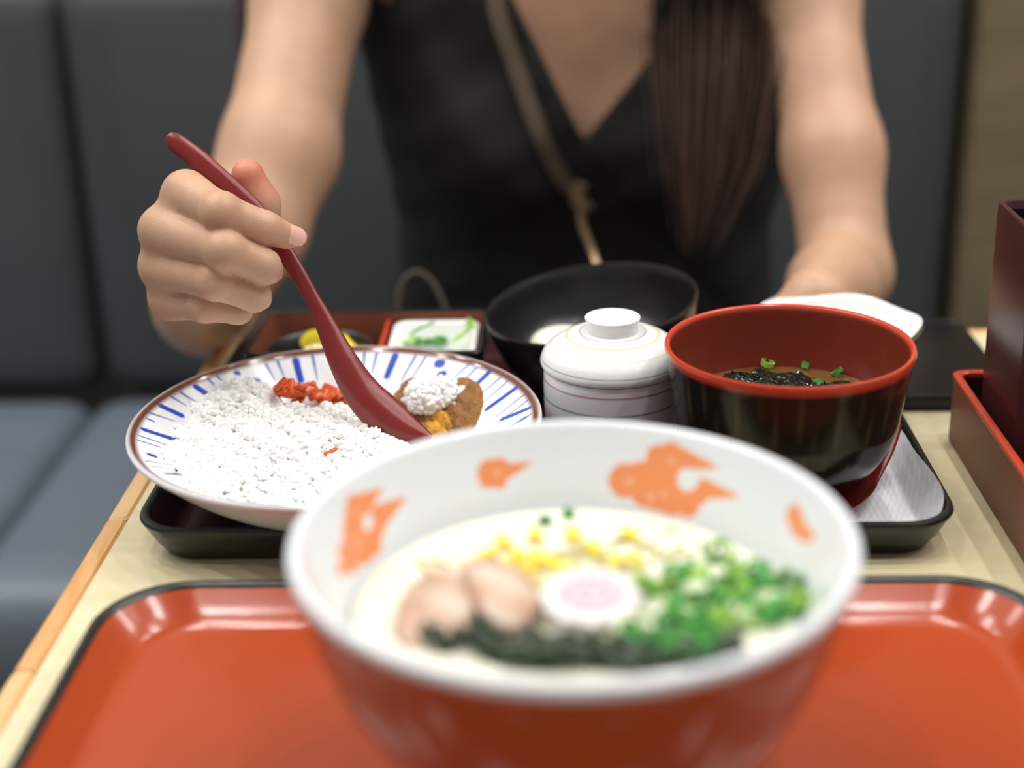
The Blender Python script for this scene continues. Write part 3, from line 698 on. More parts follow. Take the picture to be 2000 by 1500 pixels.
pool([(-0.1003, 0.7877), (-0.0895, 0.7991), (-0.0738, 0.7908), (-0.0573, 0.788), (-0.0465, 0.777), (-0.0434, 0.7599), (-0.049, 0.7409), (-0.0606, 0.7255), (-0.0742, 0.7225), (-0.0865, 0.7363), (-0.1029, 0.7579)], T + .0218, .0055, .4, 'curry_sauce', M['curry'], 'glossy brown curry sauce pooled at the right of the plate')
pool([(-0.0798, 0.7635), (-0.0708, 0.7707), (-0.0618, 0.7667), (-0.0599, 0.7507), (-0.0644, 0.734), (-0.0733, 0.7301), (-0.0791, 0.742)], T + .0222, .0085, 2.2, 'curry_rice_mix', M['curry_y'], 'yellow curry soaked rice in front of the rice clump', .0018)

# red pickles behind the spoon
V, F = box(-.0042, .0042, -.0032, .0032, -.0011, .0011, .0008)
V[:, 2] += .0009 * np.sin(V[:, 0] * 600)
pk = mesh('pickle_piece', V, F, sharp=0); pk.materials.append(M['pickle_red'])
PICK = [(-0.1326, 0.7903, 0.7712), (-0.129, 0.792, 0.7664), (-0.1411, 0.7814, 0.7766), (-0.1454, 0.769, 0.7857), (-0.1269, 0.7904, 0.7721), (-0.1267, 0.789, 0.768), (-0.1567, 0.7554, 0.791), (-0.1184, 0.7897, 0.7661), (-0.1255, 0.7897, 0.7711), (-0.1206, 0.7903, 0.7664), (-0.1494, 0.779, 0.7774), (-0.1361, 0.7879, 0.7733), (-0.1348, 0.7846, 0.7768), (-0.1442, 0.7745, 0.7835), (-0.1373, 0.7848, 0.7729), (-0.1534, 0.7636, 0.7884), (-0.1357, 0.7826, 0.7751), (-0.1434, 0.7692, 0.7857), (-0.1531, 0.7654, 0.7862), (-0.1225, 0.7904, 0.7679), (-0.1494, 0.7726, 0.7826), (-0.1306, 0.7941, 0.7685), (-0.1492, 0.7653, 0.7869), (-0.1521, 0.7668, 0.7848), (-0.156, 0.7651, 0.7869), (-0.1543, 0.7655, 0.7867), (-0.1247, 0.7947, 0.767), (-0.1269, 0.7858, 0.7744), (-0.1542, 0.7505, 0.7961), (-0.1329, 0.7888, 0.7733), (-0.1189, 0.7854, 0.7685), (-0.1537, 0.7658, 0.7862), (-0.1492, 0.7658, 0.7869), (-0.146, 0.776, 0.7813)]
for k, (x, y, z) in enumerate([(-0.1191, 0.6900, 0.7860)]):
    o = obj('pickle_piece', pk, None, loc=(x, y, float(rice_h(np.array(x), np.array(y))) + .0012)); o.scale = (1.0, .35, .5); o.rotation_euler = (0, 0, .6)
    tag(o, 'tiny orange pickle scrap lying on top of the rice heap', 'pickle')
for (x, y, z) in PICK:
    o = obj('pickle_piece', pk, None, loc=(x, y, z))
    o.rotation_euler = (rng.uniform(-.6, .6), rng.uniform(-.6, .6), rng.uniform(0, 6.28)); o.scale = [rng.uniform(1.0, 1.5)] * 3
    tag(o, 'orange red chopped pickle between the rice and the back of the plate', 'pickle', 'red pickles on the curry plate')

# ---------------------------------------------------------------- spoons (lofted lens sections along a path)
def spoon(path, widths, thick, wdir, ndir, cup, label, name='spoon'):
    """path: points; widths, thick: per point; wdir: width direction; ndir: normal; cup: how far the bowl's edges bend along ndir"""
    P = spline(path, 7); n = len(P)
    u = np.linspace(0, 1, n); ub = np.linspace(0, 1, len(path))
    W = np.array([float(np.interp(q, ub, widths)) for q in u]); H = np.interp(u, ub, thick); Cp = np.interp(u, ub, cup)
    for _ in range(3): W[1:-1] = (W[:-2] + 2 * W[1:-1] + W[2:]) / 4
    tg = np.gradient(P, axis=0); tg /= np.linalg.norm(tg, axis=1)[:, None]
    V, F = [], []; m = 20
    nd = np.array(ndir, float)
    for i in range(n):
        s = np.cross(nd, tg[i]); s /= np.linalg.norm(s); nn = np.cross(tg[i], s)
        for k in range(m):
            a = 2 * math.pi * k / m
            x, z = math.cos(a), math.sin(a)
            x = math.copysign(abs(x) ** .85, x)
            V.append(P[i] + s * x * W[i] / 2 + nn * (z * H[i] / 2 + Cp[i] * x * x))
    for i in range(n - 1):
        for k in range(m):
            j = (k + 1) % m
            F.append((i * m + k, i * m + j, (i + 1) * m + j, (i + 1) * m + k))
    F.append(tuple(reversed(range(m)))); F.append(tuple(range((n - 1) * m, n * m)))
    return tag(obj(name, mesh(name, V, F, sharp=60), M['spoon']), label, 'spoon')
spoon([(-0.2089, 0.7781, 0.9278), (-0.2046, 0.7769, 0.9244), (-0.1922, 0.7737, 0.9152), (-0.1786, 0.7697, 0.9037), (-0.1624, 0.7644, 0.8889), (-0.1498, 0.7582, 0.872), (-0.1408, 0.7525, 0.8594), (-0.1331, 0.7468, 0.8468), (-0.1248, 0.7391, 0.8321), (-0.1164, 0.7301, 0.8167), (-0.1071, 0.7228, 0.8026), (-0.0973, 0.7174, 0.7936), (-0.0859, 0.7127, 0.7861), (-0.0692, 0.7098, 0.7799)], [0.00598, 0.01032, 0.01114, 0.01087, 0.01032, 0.00978, 0.00869, 0.00815, 0.01141, 0.01575, 0.01956, 0.02173, 0.01956, 0.0038], [0.0045, 0.0062, 0.0064, 0.006, 0.0054, 0.0048, 0.0046, 0.0044, 0.0044, 0.0042, 0.0036, 0.003, 0.0024, 0.0014], None, (0.0641, 0.8775, -0.5084), [0, 0, 0, 0, 0, 0, 0, 0.0002, 0.001, 0.0025, 0.0045, 0.0055, 0.0045, 0.001], 'dark red lacquer spoon held in the raised hand')
spoon([(0.1793, 0.7365, 0.774), (0.1764, 0.7306, 0.77), (0.1707, 0.7186, 0.765), (0.1648, 0.7091, 0.7605), (0.1592, 0.701, 0.757), (0.1525, 0.6901, 0.755), (0.1453, 0.6794, 0.7545), (0.1387, 0.6708, 0.7545), (0.1326, 0.6652, 0.7545)], [.0055, .0065, .0070, .0075, .010, .017, .021, .018, .005], [.004, .004, .0036, .0034, .003, .0026, .0024, .0022, .0014], None, (0.25, -.1, -1), [0, 0, 0, 0, -.0005, -.003, -.004, -.003, 0],
      'dark red lacquer spoon lying on the white napkin')
# ---------------------------------------------------------------- miso soup bowl
MC = (.1150, .7090)
po = smooth_prof([(.0300, .0070), (.0305, .0140), (.036, .0172), (.0450, .0260), (.0525, .038), (.0565, .050), (.0582, .060), (.0618, .0850)], 6)
pr_ = [(.0626, .0880), (.0630, .0898), (.0625, .0912), (.0612, .0914), (.0602, .0904)]
pi = smooth_prof([(.0596, .0885), (.0580, .070), (.0545, .054), (.047, .036), (.03, .026)], 6)
prof = [(0, .0105), (.026, .0100), (.027, .0066), (.029, .0064)] + po + pr_ + pi + [(0, .0245)]
n = 160
V, F = lathe(prof, n, (MC[0], MC[1], T))
cols = np.tile(lin('#1a1815'), (len(V), 1)).astype(float)
k0 = 1 + n * (3 + len(po)); k1 = k0 + n * len(pr_)
a = np.arctan2(V[:, 1] - MC[1], V[:, 0] - MC[0])
streak = np.clip((np.sin(a * 37 + 2 * np.sin(V[:, 2] * 90)) + np.sin(a * 61 + 1 + V[:, 2] * 60) + np.sin(a * 23)) * .5 - .35, 0, 1)[:k0, None]
cols[:k0] = cols[:k0] * (1 - streak * .7) + np.array(lin('#4a4030')) * streak * .7
cols[k0:k1] = lin('#c0452f')
cols[k1:] = lin('#7b3325')
t = thing('miso_bowl', 'round soup bowl, black wood grain outside and red inside', 'bowl', (MC[0], MC[1], T + .006))
obj('bowl_body', mesh('bowl_body', V, F, cols, sharp=60), M['attr_lac'], t)
MZ = T + .0575
V, F = lathe([(0, -.018), (.03, -.016), (.044, -.010), (.0550, -.0002), (.0550, 0), (0, .0001)], 64, (MC[0], MC[1], MZ))
tag(obj('miso_soup', mesh('miso_soup', V, F), M['miso']), 'thin brown miso broth inside the red lined bowl', 'soup', kind='stuff')
for k in range(36):
    ang = rng.uniform(0, 6.28); r0 = .040 * math.sqrt(rng.random())
    c = np.array((MC[0] + r0 * math.cos(ang), MC[1] + .006 + r0 * .85 * math.sin(ang), MZ + .0006)); d = rng.uniform(0, 6.28)
    L = rng.uniform(.010, .017)
    dv = np.array((math.cos(d), math.sin(d), 0)) * L
    V, F = ribbon([c - dv, c - dv * .3 + (0, .003, .0012), c + dv * .4 - (0, .003, -.0008), c + dv], [.006, .013, .012, .005], .0006, .0010, k * 2.3)
    tag(obj('seaweed_piece', mesh('seaweed_piece', V, F, sharp=0), M['wakame_dark']), 'dark crinkled seaweed floating in the miso soup', 'seaweed', 'seaweed pieces in the miso soup')
for k, (x, y, z) in enumerate([(0.1128, 0.7626, 0.8000), (0.1325, 0.7603, 0.8000), (0.1345, 0.7339, 0.8010), (0.1479, 0.7486, 0.8010)]):
    o = obj('scallion_slice', SCM[[2, 4, 4, 0][k]], None, loc=(x, y, MZ + .0022)); o.scale = (.85, .85, .6); o.rotation_euler = (.2 * k, .3, k * 1.3)
    tag(o, 'green scallion slice floating among the seaweed in the miso soup', 'scallion', 'scallion slices in the miso soup')

# ---------------------------------------------------------------- lidded custard cup
CC = (.0276, .7615)
t = thing('lidded_cup', 'small white porcelain cup with a domed lid and thin coloured rings', 'cup', (CC[0], CC[1], T + .006))
W = np.array(lin('#eceeee'))
def rings_col(V, c, lines, base):
    cols = np.tile(base, (len(V), 1)).astype(float)
    for z0, w, colr in lines:
        s = np.clip(1.3 - np.abs(V[:, 2] - T - z0) / w, 0, 1)[:, None]
        cols = cols * (1 - s) + np.array(lin(colr)) * s
    return cols
prof = [(0, .0085), (.022, .0080), (.0225, .0064), (.024, .0064)] + smooth_prof([(.0245, .0080), (.0300, .0125), (.0352, .0200), (.0372, .0300), (.0380, .045), (.0380, .0560), (.0374, .0605)], 14) + [(.0355, .0610), (.0345, .058), (.033, .030), (.02, .016), (0, .014)]
V, F = lathe(prof, 128, (CC[0], CC[1], T))
obj('cup_body', mesh('cup_body', V, F, rings_col(V, CC, [(.0552, .0005, '#ad6a86'), (.0448, .0005, '#5d9484')], W), sharp=60), M['attr_gloss'], t)
pl = smooth_prof([(.0388, .0616), (.0396, .0632), (.0394, .0660), (.0372, .0703), (.0325, .0746), (.0255, .0782), (.0170, .0803)], 16)
prof = [(0, .0760), (.016, .0750), (.030, .0700), (.0350, .0640), (.0365, .0616), (.0380, .0612)] + pl + [(.0120, .0808), (0, .0809)]
V, F = lathe(prof, 128, (CC[0], CC[1], T))
cl = rings_col(V, CC, [(.0664, .0005, '#a9bcb4'), (.0738, .0004, '#e4e2c0'), (.0783, .0003, '#e2cba2'), (.0801, .00015, '#cbb8c6')], W)
nl = 1 + 128 * 5
cl[:nl] = W
lidp = obj('lid', mesh('lid', V, F, cl, sharp=60), M['attr_gloss'], t)
prof = [(0, .0806), (.0140, .0804)] + smooth_prof([(.0142, .0812), (.0140, .0832), (.0144, .0858), (.0151, .0876)], 4) + [(.0150, .0883), (.0142, .0883), (.0136, .0872), (.0128, .0850), (0, .0845)]
V, F = lathe(prof, 96, (CC[0], CC[1], T))
obj('knob', mesh('knob', V, F, sharp=60), M['white_gloss'], lidp)

# ---------------------------------------------------------------- black bowl behind the cup
BC = (.0250, .8690)
prof = [(0, .0105), (.027, .0100), (.028, .0066), (.030, .0064)] + smooth_prof([(.0310, .0075), (.0315, .0140), (.043, .0180), (.0550, .0320), (.0620, .052), (.0655, .0715)], 6) + [(.0660, .0742), (.0655, .0756), (.0642, .0755), (.0634, .0738)] + smooth_prof([(.0625, .070), (.0590, .052), (.0515, .0345), (.0380, .0240), (.015, .0215)], 6) + [(0, .0215)]
V, F = lathe(prof, 128, (0, 0, 0))
t = thing('soup_bowl', 'black lacquer bowl with dark sauce behind the lidded cup', 'bowl', (BC[0], BC[1], T + .006))
ob = obj('bowl_body', mesh('bowl_body', V, F, sharp=60), M['black_lac'], t, loc=(0, 0, -.0010))
ob.scale = (1, 1, .772); ob.rotation_euler = (math.radians(3.2), math.radians(-7.1), 0)
V, F = lathe([(0, -.010), (.03, -.007), (.0440, -.0002), (.0440, 0), (0, .0001)], 64, (BC[0] - .005, BC[1] - .002, T + .0300))
tag(obj('dark_sauce', mesh('dark_sauce', V, F), mat('dark_sauce', '#120d0a', .05, .6, var=(30, .2))), 'dark clear sauce at the bottom of the black bowl', 'sauce', kind='stuff')
V, F = ellipsoid(24, 14)
V = V * (.021, .017, .0105)
eg = (0.0008, 0.8761, 0.7740)
tag(obj('soft_egg', mesh('soft_egg', V, F, sharp=0), M['tofu'], loc=(eg[0], eg[1], T + .0320)), 'smooth white soft boiled egg in the black bowl', 'egg')

# ---------------------------------------------------------------- compartment box
BX0, BX1, BY0, BY1 = -.1925, -.0470, .8270, .9085
bx, by, hx, hy = (BX0 + BX1) / 2, (BY0 + BY1) / 2, (BX1 - BX0) / 2, (BY1 - BY0) / 2
t = thing('compartment_box', 'shallow lacquer box with two compartments behind the curry plate', 'box', (bx, by, T + .006))
V, F = loft([(bx, by, hx - .006, hy - .006, .006, T + .0064), (bx, by, hx - .004, hy - .004, .007, T + .009), (bx, by, hx, hy, .008, T + .0440), (bx, by, hx - .0006, hy - .0006, .008, T + .0450), (bx, by, hx - .0026, hy - .0026, .006, T + .0450),
             (bx, by, hx - .003, hy - .003, .006, T + .0442), (bx, by, hx - .0062, hy - .0062, .006, T + .0105)], 6)
obj('box_body', mesh('box_body', V, F, sharp=40), M['black_lac'], t)
V, F = loft([(bx, by, hx - .0031, hy - .0031, .006, T + .0440), (bx, by, hx - .0063, hy - .0063, .006, T + .0108)], 6, cap0=False)
obj('lining', mesh('lining', V, F, sharp=40), M['caddy_out'], t)
dx = -.1118
V, F = box(dx - .0012, dx + .0012, BY0 + .006, BY1 - .006, T + .0111, T + .0405, .0006)
obj('divider', mesh('divider', V, F), M['caddy_rim'], t)
# round black dish with pickles
DC = (-.1515, .8670)
t = thing('pickle_dish', 'small round black dish in the left compartment', 'dish', (DC[0], DC[1], T + .011))
prof = [(0, .0115), (.018, .0115), (.0185, .0125), (.026, .0180), (.0325, .0330), (.0332, .0345), (.0322, .0347), (.0300, .0320), (.0235, .0195), (.015, .0165), (0, .016)]
V, F = lathe(smooth_prof(prof, 3), 72, (DC[0], DC[1], T))
obj('dish_body', mesh('dish_body', V, F, sharp=60), M['black_lac'], t)
def arc_slice(name, R, w, th, ang):
    n = 14; V, F = [], []
    for i in range(n + 1):
        q = math.radians(ang) * (i / n - .5); s = math.sin(math.pi * (i + .6) / (n + 1.2)) ** .5
        for (r, z) in ((R + w * s / 2, 0), (R, th / 2), (R - w * s / 2, 0), (R, -th / 2)): V.append((r * math.sin(q), r * math.cos(q) - R, z))
    for i in range(n):
        for k in range(4): F.append((i * 4 + k, (i + 1) * 4 + k, (i + 1) * 4 + (k + 1) % 4, i * 4 + (k + 1) % 4))
    F.append((0, 1, 2, 3)); F.append(tuple(n * 4 + k for k in (3, 2, 1, 0)))
    return mesh(name, V, F, sharp=60)
PKL = [((-0.1557, 0.8803, 0.7760), (1.25, .1, .3), 'pickle_yel', 'upright yellow pickle slice in the round black dish', .010, .011), ((-0.1609, 0.8856, 0.7700), (.25, .15, 1.2), 'pickle_pale', 'pale flat pickle slice at the left of the round black dish', .012, .010),
       ((-0.1369, 0.8886, 0.7700), (.35, -.3, 2.2), 'pickle_yel', 'yellow rimmed pickle slice at the right of the round black dish', .011, .009), ((-0.1492, 0.8835, 0.7720), (.4, .1, .2), 'pickle_pale', 'pale pickle slice in the middle of the round black dish', .012, .012)]
for (p, rot, mm, lab, R, w) in PKL:
    o = obj('pickle_slice', arc_slice('pickle_slice', R, w, .003, 120), M[mm], loc=(p[0], p[1], p[2]))
    o.rotation_euler = rot
    tag(o, lab, 'pickle')
# white rectangular dish with greens
wx0, wx1, wy0, wy1 = -.1075, -.0525, .8345, .9015
wx, wy, wh, wd = (wx0 + wx1) / 2, (wy0 + wy1) / 2, (wx1 - wx0) / 2, (wy1 - wy0) / 2
t = thing('green_dish', 'white rectangular porcelain dish in the right compartment', 'dish', (wx, wy, T + .011))
V, F = loft([(wx, wy, wh - .008, wd - .008, .008, T + .0112), (wx, wy, wh - .006, wd - .006, .008, T + .013), (wx, wy, wh, wd, .009, T + .0385), (wx, wy, wh - .0008, wd - .0008, .009, T + .0398), (wx, wy, wh - .0034, wd - .0034, .007, T + .0398),
             (wx, wy, wh - .0044, wd - .0044, .007, T + .0380), (wx, wy, wh - .0085, wd - .0085, .007, T + .0185), (wx, wy, wh - .0120, wd - .0120, .006, T + .0160)], 6)
obj('dish_body', mesh('dish_body', V, F, sharp=60), M['white_gloss'], t)
GR = [([(-0.071, 0.8861, 0.77), (-0.0626, 0.8864, 0.776), (-0.0586, 0.8868, 0.781), (-0.0594, 0.8872, 0.786)], 0.0095), ([(-0.1059, 0.8951, 0.777), (-0.1018, 0.8999, 0.77), (-0.0994, 0.9067, 0.764), (-0.096, 0.9052, 0.762)], 0.0022), ([(-0.0985, 0.8982, 0.766), (-0.0934, 0.8986, 0.77), (-0.0885, 0.8981, 0.768), (-0.0839, 0.9012, 0.764)], 0.005), ([(-0.0891, 0.9033, 0.764), (-0.0821, 0.9006, 0.767), (-0.0753, 0.8984, 0.767), (-0.0672, 0.9006, 0.764)], 0.004), ([(-0.1021, 0.8999, 0.764), (-0.0916, 0.8951, 0.767), (-0.0815, 0.8928, 0.767), (-0.0721, 0.8988, 0.764)], 0.005), ([(-0.0966, 0.8829, 0.776), (-0.0924, 0.8812, 0.78), (-0.0869, 0.8869, 0.781), (-0.0814, 0.8917, 0.782)], 0.0012), ([(-0.0933, 0.8963, 0.768), (-0.0849, 0.8963, 0.77), (-0.0784, 0.8956, 0.767), (-0.0721, 0.899, 0.765)], 0.004), ([(-0.0857, 0.9005, 0.7659), (-0.0811, 0.8932, 0.7698), (-0.0772, 0.8932, 0.7694), (-0.0735, 0.8956, 0.7662)], 0.003537202167141438), ([(-0.101, 0.9123, 0.7644), (-0.098, 0.9052, 0.7692), (-0.0955, 0.9012, 0.7711), (-0.0948, 0.9141, 0.7652)], 0.004900868422324165), ([(-0.1045, 0.9081, 0.7646), (-0.099, 0.8966, 0.77), (-0.0949, 0.8963, 0.7697), (-0.0913, 0.9014, 0.7656)], 0.003177976142142603), ([(-0.085, 0.9011, 0.7642), (-0.0806, 0.8866, 0.7708), (-0.0774, 0.8852, 0.7708), (-0.075, 0.8933, 0.7656)], 0.0030828826517245904), ([(-0.0848, 0.9063, 0.7659), (-0.0801, 0.8969, 0.7705), (-0.0762, 0.8952, 0.7707), (-0.0731, 0.904, 0.7652)], 0.005363510935678508), ([(-0.101, 0.8981, 0.7655), (-0.0976, 0.8932, 0.7694), (-0.095, 0.8938, 0.7697), (-0.0935, 0.9052, 0.7643)], 0.003576181181826987), ([(-0.1027, 0.9073, 0.7654), (-0.0974, 0.8994, 0.7695), (-0.0928, 0.8965, 0.7701), (-0.0894, 0.9058, 0.7644)], 0.0054840501084537875), ([(-0.0931, 0.8947, 0.7659), (-0.09, 0.8883, 0.7704), (-0.0878, 0.8903, 0.7702), (-0.0861, 0.8976, 0.7662)], 0.0030156817112474573), ([(-0.1025, 0.8999, 0.7641), (-0.098, 0.8875, 0.7708), (-0.0951, 0.8882, 0.771), (-0.0934, 0.9001, 0.7654)], 0.005348761672038857)]
for k, (pth, w) in enumerate(GR):
    V, F = ribbon(pth, [w * .5, w, w, w * .5], .0007, .0004, k)
    tag(obj('scallion_strip', mesh('scallion_strip', V, F, sharp=0), M['green_a' if k % 3 else 'green_b']),
        'broad green scallion blade standing up at the right of the white dish' if k == 0 else 'thin green scallion strip in the white rectangular dish', 'scallion', None if k == 0 else 'scallion strips in the white dish')

# ---------------------------------------------------------------- white-lined dish behind the miso bowl
HC = (.1630, .8380)
def wavy(V, c, amp, k, z0, z1):
    a = np.arctan2(V[:, 1] - c[1], V[:, 0] - c[0]); w = np.clip((V[:, 2] - z0) / (z1 - z0), 0, 1)
    f = 1 + amp * np.cos(a * k) * w
    V[:, 0] = c[0] + (V[:, 0] - c[0]) * f; V[:, 1] = c[1] + (V[:, 1] - c[1]) * f
    V[:, 2] += .0011 * np.cos(a * k + .8) * w
    return V
t = thing('scalloped_bowl', 'small bowl with wavy rim, white inside, behind the miso bowl', 'bowl', (HC[0], HC[1], T + .006))
prof = [(0, .0080), (.022, .0078), (.0235, .0066), (.025, .0066)] + smooth_prof([(.0255, .008), (.030, .014), (.0405, .032), (.0490, .0530)], 6) + [(.0503, .0565), (.0502, .0578), (.0492, .0582)]
V, F = lathe(prof, 120, (HC[0], HC[1], T))
obj('outer_shell', mesh('outer_shell', wavy(V, HC, .018, 5, T + .03, T + .058), F, sharp=60), M['black_lac'], t)
prof = [(.0492, .0582), (.0480, .0578)] + smooth_prof([(.0472, .0560), (.0400, .0385), (.030, .0215), (.015, .0165)], 6) + [(0, .0160)]
V, F = lathe(prof, 120, (HC[0], HC[1], T))
obj('white_lining', mesh('white_lining', wavy(V, HC, .018, 5, T + .03, T + .058), F, sharp=60), M['white_gloss'], t)

# ---------------------------------------------------------------- paper napkin
A, B, Cn, Dn = [np.array(p) for p in ((.1860, .7720), (.1900, .6560), (.1380, .6520), (.1640, .7550))]
n = 46; V, F, cols = [], [], []
for i in range(n + 1):
    for j in range(n + 1):
        u, v = i / n, j / n
        # round the near right corner
        uu, vv = u, v
        if u > .8 and v > .8:
            du, dv = (u - .8) / .2, (v - .8) / .2
            m_ = max(du, dv); l_ = math.hypot(du, dv) or 1
            uu, vv = .8 + .2 * du * m_ / l_, .8 + .2 * dv * m_ / l_
        p = (Dn * (1 - uu) + A * uu) * (1 - vv) + (Cn * (1 - uu) + B * uu) * vv
        edge = max(max(0, p[0] - .1775) * 1.5, max(0, .6575 - p[1]) * 1.5)
        z = T + .0074 + edge + .0012 * math.sin(p[0] * 120 + p[1] * 60) ** 2 + .00018 * math.sin((p[0] + p[1]) * 1900) + .00012 * math.sin((p[0] - p[1]) * 2600)
        V.append((p[0], p[1], z)); g = .93 + .07 * math.sin((p[0] * .8 + p[1]) * 1900)
        cols.append(np.array(lin('#eceef4')) * g)
N = len(V); V = np.array(V); V = np.vstack([V, V - (0, 0, .0005)]); cols = cols + cols
for i in range(n):
    for j in range(n):
        a = i * (n + 1) + j
        F.append((a, a + 1, a + n + 2, a + n + 1)); F.append((N + a, N + a + n + 1, N + a + n + 2, N + a + 1))
tag(obj('napkin', mesh('napkin', V, F, np.array(cols), sharp=0), M['napkin']), 'white embossed paper napkin under the lying spoon', 'napkin')

# ---------------------------------------------------------------- phone
t = thing('phone', 'black phone lying on the table between the trays and the wooden wall', 'phone', (.2365, .905, T))
px_, py_, ph, pd = .2365, .9040, .0385, .0700
V, F = loft([(px_, py_, ph - .003, pd - .003, .010, T + .0004), (px_, py_, ph, pd, .012, T + .003), (px_, py_, ph, pd, .012, T + .0095), (px_, py_, ph - .001, pd - .001, .011, T + .0105), (px_, py_, ph - .0025, pd - .0025, .010, T + .0102), (px_, py_, ph - .003, pd - .003, .010, T + .0090)], 8)
obj('case', mesh('case', V, F, sharp=50), M['phone'], t)
V, F = loft([(px_, py_, ph - .0031, pd - .0031, .0095, T + .0085), (px_, py_, ph - .0033, pd - .0033, .0095, T + .0096), (px_, py_, ph - .004, pd - .004, .009, T + .0098)], 8)
obj('screen', mesh('screen', V, F, sharp=50), M['screen'], t)

# ---------------------------------------------------------------- condiment caddy and chopstick holder
t = thing('condiment_caddy', 'low brown lacquer box with an orange red rim at the right edge', 'box', (.295, .70, T))
kx, ky, khx, khy = .3020, .6800, .0800, .1160
V, F = loft([(kx, ky, khx - .001, khy - .001, .007, T + .0003), (kx, ky, khx, khy, .008, T + .002), (kx, ky, khx, khy, .008, T + .0400), (kx, ky, khx - .0035, khy - .0035, .006, T + .0402), (kx, ky, khx - .0040, khy - .0040, .006, T + .006)], 8)
obj('caddy_body', mesh('caddy_body', V, F, sharp=40), M['caddy_out'], t)
V, F = loft([(kx, ky, khx - .0041, khy - .0041, .006, T + .0390), (kx, ky, khx - .0042, khy - .0042, .006, T + .0064)], 8, cap0=False)
obj('lining', mesh('lining', V, F, sharp=40), M['caddy_in'], t)
V, F = loft([(kx, ky, khx + .0004, khy + .0004, .008, T + .0392), (kx, ky, khx + .0004, khy + .0004, .008, T + .0412), (kx, ky, khx - .0004, khy - .0004, .008, T + .0418), (kx, ky, khx - .0034, khy - .0034, .006, T + .0418), (kx, ky, khx - .0042, khy - .0042, .006, T + .0410), (kx, ky, khx - .0042, khy - .0042, .006, T + .0385)], 8, cap0=False, cap1=False)
obj('rim', mesh('rim', V, F, sharp=40), M['caddy_rim'], t)
t = thing('chopstick_holder', 'tall square dark red lacquer holder standing in the low box', 'holder', (.272, .742, T + .007))
qx, qy, q = .2715, .7440, .0370
V, F = loft([(qx, qy, q - .002, q - .002, .006, T + .0070), (qx, qy, q, q, .007, T + .009), (qx, qy, q + .0015, q + .0015, .008, T + .1435), (qx, qy, q + .0008, q + .0008, .008, T + .1450), (qx, qy, q - .0018, q - .0018, .006, T + .1450), (qx, qy, q - .0024, q - .0024, .006, T + .1440), (qx, qy, q - .004, q - .004, .006, T + .012)], 8)
hb = obj('holder_body', mesh('holder_body', V, F, sharp=40), M['red_wood'], t)
V, F = loft([(qx, qy, q - .0025, q - .0025, .006, T + .1405), (qx, qy, q - .0041, q - .0041, .006, T + .0124)], 8, cap0=False)
obj('lining', mesh('lining', V, F, sharp=40), M['black_lac'], t)
